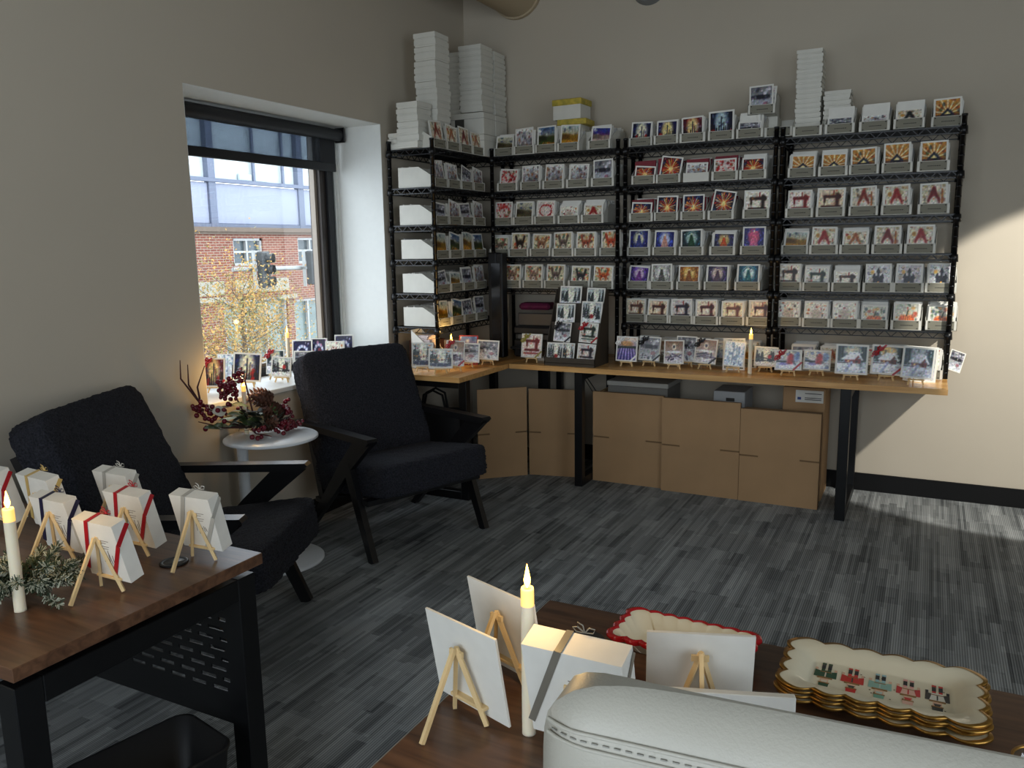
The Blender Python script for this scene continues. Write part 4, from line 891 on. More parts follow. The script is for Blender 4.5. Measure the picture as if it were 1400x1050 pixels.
# display stand with tiered cards
dsx, dsy = .885, -.628
ds = thing('display_stand', 'dark cardboard tiered display stand holding winter cards on the counter', 'stand', (dsx, dsy, DT+.0005))
DW = .335
m_ = MB()
steps = [(0, .015, .055), (.052, .135, .20), (.105, .25, .31), (.158, .345, .40)]
for k in (0, 1):
    X0 = 0 if k == 0 else DW-.004
    obj('side_panel', MB().prism([(0, 0), (.235, 0), (.235, .46), (.195, .46), (.0, .05)], X0, X0+.004, axis='x'), DARKC, ds)
m_ = MB(); m_.box(0, DW, 0, .004, 0, .05)
for (y, z, zt) in steps: m_.box(.004, DW-.004, y, y+.052, max(.0, z), z+.003); m_.box(.004, DW-.004, y+.05, y+.053, z, z+.125)
m_.box(.004, DW-.004, .231, .235, 0, .46)
obj('tier', m_, DARKC, ds)
DC = [(0, .07, 'forest', 1, .125, .122, 'snowy tree with yellow star card, bottom row left', None, 0), (0, .15, 'forest', 2, .08, .122, 'narrow red toned card squeezed in bottom row', None, 2), (0, .268, 'sew', 2, .118, .120, 'grey sewing machine card, bottom row right', None, 2),
      (1, .088, 'wint', 0, .112, .122, 'pale snow card with black bow, second row left', 'black', 3), (1, .262, 'sew', 7, .118, .122, 'sewing machine card with red bow, second row right', 'red', 3),
      (2, .09, 'forest', 0, .125, .12, 'snowy pine forest card, third row left', None, 0), (2, .262, 'forest', 1, .135, .135, 'pine forest with red horses card, third row right', None, 1),
      (3, .10, 'forest', 0, .145, .130, 'large snowy stag forest card, top row left', None, 1), (3, .268, 'forest', 0, .118, .120, 'snow forest card, top row right', None, 1)]
for (st, x, kind, pal, w, h, lb, rib, roll) in DC:
    y, z, zt = steps[st]; c_ = card('greeting_card', lb + ' of the display stand', 'card', (dsx+x, dsy+y+.014 - (.004 if w < .1 else 0), DT+z+.004+abs(math.sin(R(roll)))*w/2), (-R(10), R(roll), 0), w, h, kind, pal, t=.006, n=30, border=.06)
    if rib: ribbon(c_, w, h, .006, rib)

# ------------------------------------------------------------------ candles
def candle(loc, h, r, label, power=.5, group='lit taper candles'):
    c_ = thing('taper_candle', label, 'candle', loc, (0, 0, 0), group)
    m_ = MB(); m_.lathe([(.0005, 0), (r*1.02, 0), (r, .004), (r*.97, h-.028)], 20); m_.add([(0, 0, .0)], [], 0)
    obj('wax_body', m_, WAX, c_)
    obj('wax_tip', MB().lathe([(r*.97, h-.028), (r*.95, h-.004), (r*.88, h), (r*.5, h-.002), (.0005, h-.003)], 20), WAXT, c_)
    fl = obj('flame', MB().lathe([(.0006, h-.001), (r*.42, h+.006), (r*.5, h+.012), (r*.3, h+.023), (.0004, h+.036)], 12), FLAME, c_)
    l = bpy.data.lights.new('flame_light', 'POINT'); l.energy = power; l.color = (1, .62, .22); l.shadow_soft_size = .012
    lo = bpy.data.objects.new('flame_light', l); COL.objects.link(lo); lo.parent = c_; lo.location = (0, 0, h+.05)
    return c_
candle((1.346, -4.208, DT+.0005), .222, .0115, 'lit ivory taper candle among the frosted greenery on the left desk', 1.0)
candle((2.485, -4.133, DT+.0005), .235, .0105, 'lit ivory taper candle on the walnut table beside the white boxes', 1.0)
candle((2.112, -.520, DT+.0005), .225, .0115, 'lit ivory taper candle on the long counter before the middle rack', .8)
candle((.400, -.93, DT+.0005), .170, .011, 'lit taper candle behind the cards on the left counter', .9)
candle((-.211, -1.690, WZ0+.0005), .25, .0105, 'lit ivory taper candle on the window sill', .2)

# ------------------------------------------------------------------ window sill cards
SC = [('s1', -.200, -2.235, .115, .145, 'sky', 2, 'red blue city skyline with bow', 'red', 22), ('s2', -.30, -2.060, .095, .14, 'ice', 1, 'pale icy blue', None, 24), ('s3', -.170, -2.045, .152, .150, 'sky', 0, 'wide red lit city skyline', None, 22),
      ('s4', -.110, -1.855, .112, .108, 'forest', 3, 'bare trees and red bird', None, 20), ('s4b', -.200, -1.800, .105, .135, 'cottage', 0, 'red barn half hidden with red bow', 'red', 20),
      ('s9', -.160, -1.610, .125, .108, 'wint', 2, 'grey lake low', None, 20), ('s5', -.300, -1.470, .120, .150, 'wreath', 0, 'navy wreath leftmost', None, 26), ('s6', -.235, -1.400, .100, .155, 'wreath', 1, 'violet wreath with red edge', None, 26),
      ('s7', -.130, -1.380, .115, .140, 'bauble', 0, 'dark round flower', None, 26), ('s8', -.150, -1.270, .115, .165, 'wreath', 0, 'navy snowflake with red edge', None, 26)]
for (k, x, y, w, h, kind, pal, desc, rib, yaw) in SC:
    yw = R(yaw); Rz = Matrix.Rotation(yw, 4, 'Z')
    easel((x, y, WZ0+.0005), yw, f'small easel on the window sill under the {desc} card', group='mini easels on the window sill')
    off = Rz @ Vector((0, -.024, .0345))
    c_ = card('greeting_card', f'{desc} card on the window sill', 'card', Vector((x, y, WZ0))+off, (-R(9), R(3 if k in ('s3', 's4') else 0), yw), w, h, kind, pal, t=.006, n=30, border=.06)
    if rib: ribbon(c_, w, h, .006, rib)

# ------------------------------------------------------------------ armchairs
def cushion(sx, sy, sz, n=30, p=5, amp=.004, seed=0, puff=.0):
    """rounded box built as a superellipsoid mapped cube, with a woolly surface"""
    bm = bmesh.new(); bmesh.ops.create_cube(bm, size=2); bmesh.ops.subdivide_edges(bm, edges=bm.edges, cuts=n, use_grid_fill=True)
    rr = np.random.RandomState(seed)
    for v in bm.verts:
        x, y, z = v.co; q = (abs(x)**p+abs(y)**p+abs(z)**p)**(1/p); r_ = 1/q*max(abs(x), abs(y), abs(z))
        x, y, z = x*r_, y*r_, z*r_
        # rounder edges near the limits
        fx = 1+puff*(1-x*x)*(1-y*y)
        v.co = Vector((x*sx/2, y*sy/2, z*sz/2*fx)); nn = v.co.normalized(); v.co += nn*rr.uniform(-amp, amp)
    for f_ in bm.faces: f_.smooth = True
    me = bpy.data.meshes.new('cushion'); bm.to_mesh(me); bm.free(); me.materials.append(BOUCLE); return me
SEATM = cushion(.70, .655, .165, seed=1, puff=.08, p=11, amp=.005); BACKM = cushion(.62, .66, .15, seed=2, puff=.10, p=11, amp=.005)
def armchair(loc, rz, label):
    c_ = thing('armchair', label, 'armchair', loc, (0, 0, rz), 'black armchairs by the window')
    hw = .345; aw = .045
    for s in (-1, 1):
        y = s*hw
        m_ = MB()
        m_.prism([(.025, .612), (-.70, .600), (-.715, .575), (-.70, .570), (.01, .578), (.035, .60)], y-.028, y+.028); obj('armrest', m_, BWOOD, c_)
        m_ = MB()
        m_.prism([(.02, .58), (-.055, .58), (-.20, .42), (-.62, .0), (-.655, .0), (-.655, .02), (-.27, .40), (-.10, .58)][0:0] or [(.02, .58), (-.12, .58), (-.25, .455), (-.665, .0), (-.62, .0), (-.16, .43)], y-.014, y+.014); obj('side_frame', m_, BWOOD, c_)
        m_ = MB(); m_.bar((-.005, y, .0), (-.20, y, .45), .03, .044, up=(1, 0, 0), w2=.03, h2=.062); obj('front_leg', m_, BWOOD, c_)
        m_ = MB(); m_.bar((-.50, y*.93, .20), (-.77, y*.80, .80), .026, .045, up=(1, 0, 0)); obj('back_post', m_, BWOOD, c_)
    m_ = MB(); m_.bar((-.06, -hw, .285), (-.06, hw, .285), .05, .025).bar((-.52, -hw, .20), (-.52, hw, .20), .05, .025)
    for k in range(5): y = -.24+.12*k; m_.bar((-.06, y, .288), (-.52, y, .212), .03, .012)
    obj('seat_frame', m_, BWOOD, c_)
    m_ = MB()
    for k in range(5): t_ = .1+k*.2; m_.bar((-.52-.25*t_, -hw*.8, .25+.55*t_), (-.52-.25*t_, hw*.8, .25+.55*t_), .012, .03)
    obj('back_slats', m_, BWOOD, c_)
    inst('seat_cushion', SEATM, c_, (-.265, 0, .356), (0, R(-8), 0))
    inst('back_cushion', BACKM, c_, (-.595, 0, .645), (0, R(66), 0))
    return c_
armchair((.848, -2.968, 0), math.atan2(.40, .91), 'black wool-textured armchair at left, nearest the walnut desk')
armchair((.84, -1.877, 0), math.atan2(-.354, .935), 'black wool-textured armchair at the window end of the oak counter')

# ------------------------------------------------------------------ side table with arrangement
TX, TY, TZ = .262, -2.35, .615
st_ = thing('side_table', 'round white metal side table between the two armchairs', 'table', (TX, TY, 0))
obj('table_top', MB().lathe([(.0005, TZ), (.212, TZ), (.217, TZ-.004), (.217, TZ-.012), (.205, TZ-.016), (.0005, TZ-.016)], 64), WMET, st_)
obj('pole', MB().tube([(-.145, -.045, .012), (-.145, -.045, TZ-.014)], .026, 24), WMET, st_)
obj('base', MB().lathe([(.0005, 0), (.215, 0), (.215, .008), (.205, .014), (.0005, .016)], 64), WMET, st_)
ar = thing('berry_arrangement', 'winter arrangement of red berries, pinecones and leaves on the side table', 'arrangement', (TX-.105, TY-.015, TZ+.0005), (0, 0, R(70))); ar.scale = (1.18, 1.18, 1.18)
TWIG = mat('dark_red_twig', (70, 34, 34), .7, var=.2); BERRY = mat('red_berry', (98, 12, 30), .25, var=.2); CONE = mat('pinecone_scale', (92, 58, 44), .6, var=.25, vscale=60); LEAF = mat('green_leaf', (78, 100, 58), .5, var=.2); LEAFD = mat('dark_leaf', (44, 50, 36), .6, var=.2); SILV = mat('silver_leaf', (206, 204, 190), .3)
rr = random.Random(11)
twigs = [[(-.02, .03, 0), (-.10, .07, 0), (-.19, .15, .02), (-.23, .23, .02), (-.235, .31, .0)], [(-.19, .15, .02), (-.205, .22, .0), (-.175, .30, -.01)], [(-.19, .15, .02), (-.265, .26, .0), (-.262, .33, .0)], [(0, .03, 0), (-.12, .05, -.02), (-.22, .09, -.02)],
         [(0, .03, 0), (-.04, .12, 0), (-.07, .20, 0), (-.06, .29, 0)], [(.02, .03, 0), (0, .14, 0), (-.01, .22, .01), (-.0, .27, 0)], [(0, .02, 0), (.10, .04, -.03), (.17, .06, -.03)], [(0, .02, 0), (-.02, .02, -.08), (.02, .01, -.13)], [(-.0, .02, 0), (.1, .03, .0), (.19, .045, .0)]]
for tw in twigs: obj('twig', MB().tube([(x, y_, z) for x, z, y_ in tw], [.0045]+[.0035]*(len(tw)-2)+[.0018], 6), TWIG, ar)
def cluster(cx, cz, cy, n, sp, lab=None):
    m_ = MB()
    for _ in range(n): m_.sphere((cx+rr.gauss(0, sp), cy+rr.gauss(0, sp*.7), max(.012, cz+rr.gauss(0, sp))), rr.uniform(.007, .0105), 8, 6)
    obj('berry_cluster', m_, BERRY, ar)
for q in ((-.19, .125, 0, 16, .018), (-.23, .135, 0, 9, .012), (-.15, .115, -.02, 12, .016), (-.17, .085, -.02, 9, .013), (-.08, .17, 0, 22, .02), (-.06, .215, .0, 16, .016), (-.03, .24, 0, 10, .014), (-.105, .205, .01, 12, .014), (.15, .085, -.02, 20, .017), (.13, .03, -.05, 22, .018), (.17, .03, -.04, 14, .014), (.07, .03, -.10, 14, .016), (-.03, .03, -.12, 10, .016), (.0, .10, .03, 12, .012)): cluster(*q)
def pinecone(c, L_, r_, ax):
    m_ = MB(); ax = Vector(ax).normalized(); q = ax.to_track_quat('Z', 'Y').to_matrix().to_4x4(); M0 = Matrix.Translation(c) @ q
    m_.tube([M0 @ Vector((0, 0, -L_/2)), M0 @ Vector((0, 0, 0)), M0 @ Vector((0, 0, L_/2))], [r_*.55, r_*.7, r_*.25], 10)
    for i in range(11):
        t_ = i/10; rad = r_*(.62+.5*math.sin(PI*(t_*.8+.15))); n = 9 if t_ < .8 else 6
        for k in range(n):
            a = 2*PI*(k+.5*(i % 2))/n; z = -L_/2+t_*L_
            M = M0 @ Matrix.Translation((0, 0, z)) @ Matrix.Rotation(a, 4, 'Z')
            v = [(rad*.45, -.003, 0), (rad*.95, -.009*(1-t_*.4), .006), (rad*1.12, 0, .012), (rad*.95, .009*(1-t_*.4), .006), (rad*.45, .003, 0), (rad*.9, 0, -.001)]
            m_.add([M @ Vector(p) for p in v], [(0, 1, 2, 5), (5, 2, 3, 4), (0, 5, 4), (1, 0, 4, 3), (1, 3, 2)], 0)
    obj('pinecone', m_, CONE, ar)
pinecone((.045, -.01, .145), .085, .036, (-1, .2, .35)); pinecone((.085, -.03, .085), .08, .034, (-.8, -.4, .5)); pinecone((.03, -.08, .055), .07, .03, (.3, -1, .4))
def leaf(c, L_, wd, ax, up, m, curl=.2):
    ax = Vector(ax).normalized(); s = ax.cross(Vector(up)).normalized(); u = s.cross(ax); c = Vector(c); v = []; n = 6
    for i in range(n+1):
        t_ = i/n; w = wd*math.sin(PI*min(.98, t_*.9+.06))**.8; p = c+ax*L_*t_+u*(-curl*L_*t_*t_)
        v += [p-s*w/2+u*w*.12, p, p+s*w/2+u*w*.12]
    f_ = []
    for i in range(n): f_ += [(i*3, i*3+1, i*3+4, i*3+3), (i*3+1, i*3+2, i*3+5, i*3+4)]
    m_ = MB().add(v, f_, 0, True); obj('leaf', m_, m, ar)
for i in range(44):
    a = rr.uniform(0, 2*PI); leaf((rr.gauss(0, .03), rr.gauss(-.02, .03), .03+rr.uniform(0, .06)), rr.uniform(.06, .11), rr.uniform(.025, .04), (math.cos(a), math.sin(a)*.7-.2, rr.uniform(-.1, .8)), (0, 0, 1), LEAF if i % 2 else LEAFD)
for q in ((-.02, .12, -.03), (-.05, .09, -.05), (-.10, .05, -.03), (-.13, .045, -.02), (.02, .06, -.07)): leaf((q[0], q[2], q[1]), .085, .038, (-.7, -.3, .35), (0, -.4, 1), LEAF)
leaf((-.12, -.04, .12), .055, .045, (-1, -.2, .1), (0, -1, .6), SILV, .05)
m_ = MB()
for i in range(170):
    a = rr.uniform(0, 2*PI); c0 = Vector((rr.gauss(.02, .03), rr.gauss(-.07, .02), .03+rr.uniform(0, .03))); m_.bar(c0, c0+Vector((math.cos(a)*.05, math.sin(a)*.03-.01, rr.uniform(.0, .05))), .0014, .0014)
obj('pine_needles', m_, LEAFD, ar, kind='stuff')
cc = candle((TX-.098, TY-.03, TZ+.0005), .235, .0105, 'lit ivory taper candle inside the berry arrangement', 1.7)
cc.location = (TX-.135, TY-.02, TZ+.0005)

# ------------------------------------------------------------------ left walnut desk
LD = thing('walnut_desk', 'walnut desk with black metal frame at the lower left', 'desk', (.07, -4.364, 0))
LDW, LDD = 1.50, .617
obj('desk_top', MB().bev(0, LDW, 0, LDD, .722, .75, .0015), WALNUT, LD)
H = .700
for x in (0.02, LDW-.075):
    m_ = MB(); w = .055
    m_.bev(x, x+w, .01, .01+w, 0, H, .002).bev(x, x+w, LDD-.01-w, LDD-.01, 0, H, .002).bev(x, x+w, .01+w, LDD-.01-w, H-w, H, .002)
    obj('leg_frame', m_, BLK, LD)
obj('stretcher', MB().bev(.075, LDW-.075, .08, .12, H-.04, H, .002).bev(.075, LDW-.075, LDD-.12, LDD-.08, H-.04, H, .002).box(.05, .09, .1, .14, H, .722).box(LDW-.2, LDW-.16, .1, .14, H, .722).box(LDW-.2, LDW-.16, LDD-.14, LDD-.10, H, .722).box(.05, .09, LDD-.14, LDD-.1, H, .722), BLK, LD)
# perforated modesty panel: strips with real slots
pm = MB(); px0, px1, pz0, pz1, py = .075, LDW-.075, .30, .66, LDD-.055; rows = 14; rh = .027; z = .385
pm.box(px0, px1, py, py+.004, pz0, z); nrow = 10
for r_ in range(nrow):
    zz = z+r_*rh; pm.box(px0, px1, py, py+.004, zz+.0095, zz+rh)
    x = px0 if r_ % 2 else px0-.038
    while x < px1:
        a, b_ = max(px0, x), min(px1, x+.024)
        if b_ > a: pm.box(a, b_, py, py+.004, zz, zz+.0095)
        x += .076
pm.box(px0, px1, py, py+.004, z+nrow*rh, .70)
obj('modesty_panel', pm, BLK, LD)
gm = thing('cable_grommet', 'black round cable grommet set in the left walnut desk', 'grommet', (1.425, -3.887, DT+.0003))
obj('ring', MB().lathe([(.026, 0), (.033, 0), (.033, .003), (.030, .0045), (.024, .003)], 32), BLK, gm); obj('insert', MB().lathe([(.0005, .001), (.024, .001), (.024, .003), (.0005, .003)], 24), mat('grommet_insert', (52, 54, 56), .35), gm)
tbn = thing('waste_bin', 'black plastic waste bin under the left walnut desk', 'bin', (1.455, -4.03, .0005), (0, 0, R(-12)))
m_ = MB()
def rrect(sx, sy, r_, z, n=6):
    v = []
    for cx, cy, a0__ in ((sx-r_, sy-r_, 0), (-sx+r_, sy-r_, 90), (-sx+r_, -sy+r_, 180), (sx-r_, -sy+r_, 270)):
        for k in range(n+1): a = R(a0__+90*k/n); v.append((cx+r_*math.cos(a), cy+r_*math.sin(a), z))
    return v
def loops(mb, Ls, mi=0, cap0=True, cap1=False, smooth=True):
    n = len(Ls[0]); v = [p for l_ in Ls for p in l_]; f_ = []
    for i in range(len(Ls)-1):
        for k in range(n): j = (k+1) % n; f_.append((i*n+k, i*n+j, (i+1)*n+j, (i+1)*n+k))
    mb.add(v, f_, mi, smooth)
    if cap0: mb.add(Ls[0], [tuple(reversed(range(n)))], mi)
    if cap1: mb.add(Ls[-1], [tuple(range(n))], mi)
    return mb
loops(m_, [rrect(.085, .12, .03, 0), rrect(.11, .155, .04, .325), rrect(.114, .159, .042, .328), rrect(.114, .159, .042, .335), rrect(.106, .151, .036, .335), rrect(.08, .115, .028, .01)], cap1=True)
obj('shell', m_, mat('bin_plastic', (18, 18, 20), .5), tbn)

# white ribboned boxes on easels, seen from behind
def rear_box(x, y, w, h, th, yaw, rib, label, elabel, kind='forest', pal=0, roll=0, s=1.0, lift=.034, line=True, lean=14):
    """x,y is the centre between the front feet; the box faces local -y after yaw"""
    yw = R(yaw); easel((x, y, DT+.0005), yw, elabel, s, 'mini easels on the walnut desks')
    Rz = Matrix.Rotation(yw, 4, 'Z'); off = Rz @ Vector((0, -.024*s-.001-(th-.012 if th > .012 else 0)*1.0, lift))
    o = card('gift_box' if th > .01 else 'greeting_card', label, 'box' if th > .01 else 'card', Vector((x, y, DT))+off, (-R(lean), R(roll), yw), w, h, kind, pal, t=th, n=16)
    if rib:
        e = .0012; m_ = MB(); k = .36*w; s_ = 1
        m_.bar((.12*w, -e, h+e), (.12*w, th+e, h+e), .011, .001)
        m_.bar((.12*w, th+e, h+e), (w*.5, th+e, h*.12), .011, .001, up=(0, 1, 0))
        obj('ribbon', m_, RIB[rib], o); m_ = MB()
        m_.bar((-w/2-e, -e, h*.92), (-w/2-e, th+e, h*.66), .011, .001, up=(1, 0, 0))
        m_.bar((-w/2-e, th+e, h*.66), (-w*.10, th+e, 0), .011, .001, up=(0, 1, 0))
        obj('ribbon', m_, RIB[rib], o)
        b_ = MB(); c0 = Vector((-.02*w, -.004, h+.0))
        for a in (60, 150, 20):
            d_ = Vector((math.cos(R(a)), 0, math.sin(R(a)))); q = Vector((-d_.z, 0, d_.x))
            b_.tube([c0, c0+d_*.012+q*.005, c0+d_*.019, c0+d_*.012-q*.005, c0], .0011, 6)
        obj('bow', b_, RIB[rib], o)
    if line:
        m_ = MB(); rr_ = random.Random(int(x*1000)); e = th+.0006
        for z_, a_, b__ in ((.70, -.28, .05), (.66, -.20, -.02), (.60, -.25, .0), (.56, -.22, -.05)): m_.box(-w*.5*.9*b__-.0 if False else w*a_, w*b__, e, e+.0003, h*z_, h*z_+.0012)
        for k in range(6): m_.bar((-w*.25+k*.006, e, h*.3+rr_.uniform(0, .01)), (-w*.25+k*.006+rr_.uniform(-.004, .004), e, h*.5+rr_.uniform(-.01, .01)), .0012, .0005, up=(0, 1, 0))
        obj('back_print', m_, mat('grey_back_print', (120, 108, 96), .7), o)
    return o
rear_box(1.425, -4.066, .130, .142, .034, 180, 'red', 'white box with red ribbon, frontmost on the left walnut desk', 'mini easel behind the frontmost red ribboned box on the left desk')
rear_box(1.165, -3.998, .130, .138, .034, 180, 'navy', 'white box with navy ribbon beside the left desk candle', 'mini easel behind the navy ribboned box')
rear_box(.985, -3.915, .140, .150, .034, 176, 'gold', 'white box with gold ribbon behind the navy ribboned box', 'mini easel behind the gold ribboned box')
rear_box(1.300, -3.900, .130, .142, .034, 180, 'red', 'white box with red ribbon in the middle of the left desk', 'mini easel behind the middle red ribboned box')
rear_box(1.110, -3.790, .130, .142, .034, 180, 'silver', 'white box with silver ribbon at the far edge of the left desk', 'mini easel behind the silver ribboned box')
rear_box(1.470, -3.850, .120, .142, .034, 184, 'silver', 'white box with grey ribbon beside the grommet on the left desk', 'mini easel behind the grey ribboned box by the grommet')
rear_box(.80, -3.93, .130, .150, .034, 180, 'red', 'white box with red ribbon cut by the left picture edge', 'mini easel behind the box at the left picture edge')

# frosted pine sprig round the left candle
pn = thing('pine_greenery', 'frosted pine greenery around the candle on the left walnut desk', 'greenery', (1.30, -4.16, DT+.0005))
GRN = mat('pine_green', (50, 66, 44), .7, var=.3); FROST = mat('frosted_needle', (176, 178, 158), .6, var=.1); BRN = mat('pine_stem', (70, 54, 40), .8)
rr = random.Random(21); stems = []
for i in range(46):
    a = rr.uniform(0, 2*PI); L_ = rr.uniform(.06, .14); z0 = rr.uniform(.02, .07)
    p0 = Vector((rr.gauss(0, .02), rr.gauss(0, .02), z0)); 
    if i < 9: p0 = Vector((-.01, -.0, .05)); a = rr.uniform(-.5, .9); L_ = .12
    p1 = p0+Vector((math.cos(a)*L_, math.sin(a)*L_*.7, rr.uniform(-.01, .035))); p1.z = max(.012, p1.z)
    if (p1-Vector((.046, -.048, p1.z))).length < .02: continue
    stems.append((p0, p1))
m_ = MB()
for p0, p1 in stems: m_.tube([p0, p1], [.002, .0012], 5)
obj('stem', m_, BRN, pn)
for nm, mt, frost in (('green_needles', GRN, 0), ('frosted_needles', FROST, 1)):
    m_ = MB()
    for p0, p1 in stems:
        d_ = (p1-p0).normalized()
        for k in range(110 if not frost else 40):
            t_ = rr.uniform(.05, 1) if not frost else rr.uniform(.45, 1); c0 = p0.lerp(p1, t_); s_ = Vector((rr.gauss(0, 1), rr.gauss(0, 1), rr.gauss(0, 1))).normalized()
            e_ = (d_*.8+s_*.8).normalized()*rr.uniform(.011, .019)
            q = c0+e_; q.z = max(.002, q.z); m_.bar(c0, q, .0011 if not frost else .0016, .0011 if not frost else .0016)
    obj(nm, m_, mt, pn, kind='stuff')

# ------------------------------------------------------------------ centre walnut table and its things
CD = thing('walnut_desk', 'walnut table at the bottom centre in front of the white chair', 'desk', (2.318, -4.315, 0))
obj('desk_top', MB().bev(0, 1.50, 0, .625, .722, .75, .0015), WALNUT, CD)
obj('edge_strip', MB().box(-.0012, 0, .001, .624, .7225, .7495), mat('aluminium_edge', (190, 190, 186), .3, .5), CD)
for x in (.02, 1.425):
    m_ = MB(); m_.bev(x, x+.055, .01, .065, 0, .7, .002).bev(x, x+.055, .56, .615, 0, .7, .002).bev(x, x+.055, .065, .56, .645, .7, .002).box(x+.01, x+.045, .1, .14, .7, .722).box(x+.01, x+.045, .48, .52, .7, .722); obj('leg_frame', m_, BLK, CD)
obj('stretcher', MB().bev(.075, 1.425, .3, .34, .66, .7, .002), BLK, CD)
rear_box(2.380, -4.150, .158, .155, .004, 163, None, 'white card seen from behind, leftmost on the centre table', 'mini easel behind the leftmost card of the centre table', line=False, lift=.014, lean=10)
rear_box(2.378, -4.015, .165, .158, .004, 160, None, 'white card behind the centre table candle, seen from the back', 'warmly lit mini easel behind the far card', line=False, lift=.010, lean=10)
rear_box(2.578, -4.168, .150, .158, .045, 180, 'grey', 'thick white box with grey ribbon beside the centre candle', 'mini easel behind the thick grey ribboned box', lift=.035)
rear_box(2.712, -4.005, .160, .145, .005, 199, None, 'white card on an easel in front of the red rimmed dish', 'mini easel behind the card before the red rimmed dish', line=False, lift=.012, lean=10)
cb = thing('gift_box', 'low white box in a clear sleeve just above the white chair back', 'box', (2.772, -4.06, DT+.0005), (0, 0, R(19)))
obj('body', MB().bev(-.088, .088, 0, .012, 0, .098, .001), WHITE, cb); obj('sleeve', MB().box(-.09, .09, -.001, .013, 0, .099), SLEEVE, cb)
# card placed behind (qr code left out): tiny stamp left out too
gm = thing('cable_grommet', 'black round cable cover on the centre table behind the thick box', 'grommet', (2.455, -3.835, DT+.0003))
obj('ring', MB().lathe([(.0005, 0), (.040, 0), (.040, .006), (.036, .009), (.0005, .009)], 36), BLK, gm)
bw = thing('brass_bow', 'tiny brass ribbon bow beside the black cable cover', 'bow', (2.515, -3.885, DT+.0005))
m_ = MB(); 
for k in range(4): m_.tube([(0, 0, .004+k*.002), (.008*math.cos(k*1.5), .008*math.sin(k*1.5), .016), (.013*math.cos(k*1.5), .013*math.sin(k*1.5), .006), (0, 0, .004)], .002, 6)
obj('loop', m_, GOLD, bw)

def scallop(hx, hy, nx, ny, depth, n_each=10, scale=1.0, inset=0):
    """closed outline of a rectangle with scalloped edge"""
    pts = []
    def side(p0, p1, n, out):
        for k in range(n):
            for j in range(n_each):
                t_ = (k+j/n_each)/n; b_ = depth*math.sin(PI*j/n_each)
                p = Vector(p0).lerp(Vector(p1), t_)+Vector(out)*b_; pts.append(p)
    side((-hx, -hy), (hx, -hy), nx, (0, -1)); side((hx, -hy), (hx, hy), ny, (1, 0)); side((hx, hy), (-hx, hy), nx, (0, 1)); side((-hx, hy), (-hx, -hy), ny, (-1, 0))
    return [(p.x, p.y) for p in pts]
def dish_loops(hx, hy, nx, ny, dp, prof, n_each=10):
    """prof: (scale, z) for the scalloped outline or (half_x, half_y, z) for a plain rounded rectangle"""
    out = scallop(hx, hy, nx, ny, dp, n_each); L_ = []
    for e in prof:
        if len(e) == 2: L_.append([(x*e[0], y*e[0], e[1]) for x, y in out]); continue
        sx_, sy_, z = e; l_ = []
        for x, y in out:
            u, v = x/(hx+dp*.5), y/(hy+dp*.5); m_x = max(abs(u), abs(v)); q = (abs(u)**7+abs(v)**7)**(1/7); l_.append((u/q*sx_, v/q*sy_, z))
        L_.append(l_)
    return L_
# red rimmed dish
rd = thing('scalloped_dish', 'cream scalloped dish with red rim on the centre table', 'dish', (2.63, -3.795, DT+.0005), (0, 0, R(-3)))
hx, hy = .118, .060
m_ = MB(); loops(m_, dish_loops(hx, hy, 8, 4, .007, [(.08, .030, 0), (.09, .038, .002), (.112, .055, .028), (1.0, .036)]), cap0=True, cap1=False)
loops(m_, dish_loops(hx, hy, 8, 4, .007, [(.97, .0365), (.110, .053, .031), (.090, .037, .007), (.084, .032, .0047), (.03, .01, .0045)]), cap0=False, cap1=True)
obj('bowl', m_, GLOSSW, rd)
m_ = MB(); loops(m_, dish_loops(hx, hy, 8, 4, .007, [(1.0, .028), (1.035, .032), (1.025, .038), (.96, .0395), (.94, .036)]), cap0=False)
obj('rim', m_, REDG, rd)
m_ = MB(); m_.box(-.04, .03, -.004, .0, .0048, .0052).box(-.05, -.042, -.01, .006, .0048, .0052).box(.0, .01, .002, .01, .0048, .0052); obj('motif', m_, INK, rd)
# nutcracker trays
tx, ty = 2.955, -3.815; thx, thy = .138, .078
def tray(k, top):
    t_ = thing('scalloped_tray', ['bottom', 'second from bottom', 'third from bottom', 'top'][k] + (' cream scalloped tray printed with five toy soldiers' if top else ' gold edged cream scalloped tray in the stack'), 'tray', (tx+[.004, -.003, .003, 0][k], ty+[-.003, .002, 0, 0][k], DT+.0005+k*.0072), (0, 0, R([-1.5, 1, -1, 0][k])), 'stack of scalloped trays')
    m_ = MB(); loops(m_, dish_loops(thx, thy, 6, 4, .011, [(.09, .04, 0), (.106, .048, .002), (.120, .061, .0155), (1.0, .0185)]), cap0=True)
    loops(m_, dish_loops(thx, thy, 6, 4, .011, [(.985, .0218), (.121, .062, .0195), (.109, .050, .0065), (.102, .045, .0047), (.03, .01, .0045)]), cap0=False, cap1=True)
    obj('plate', m_, GLOSSW, t_)
    m_ = MB(); loops(m_, dish_loops(thx, thy, 6, 4, .011, [(.985, .0185), (1.02, .0185), (1.02, .0228), (.975, .0225)]), cap0=False); obj('gold_rim', m_, GOLD, t_)
    return t_
for k in range(4): tr_ = tray(k, k == 3)
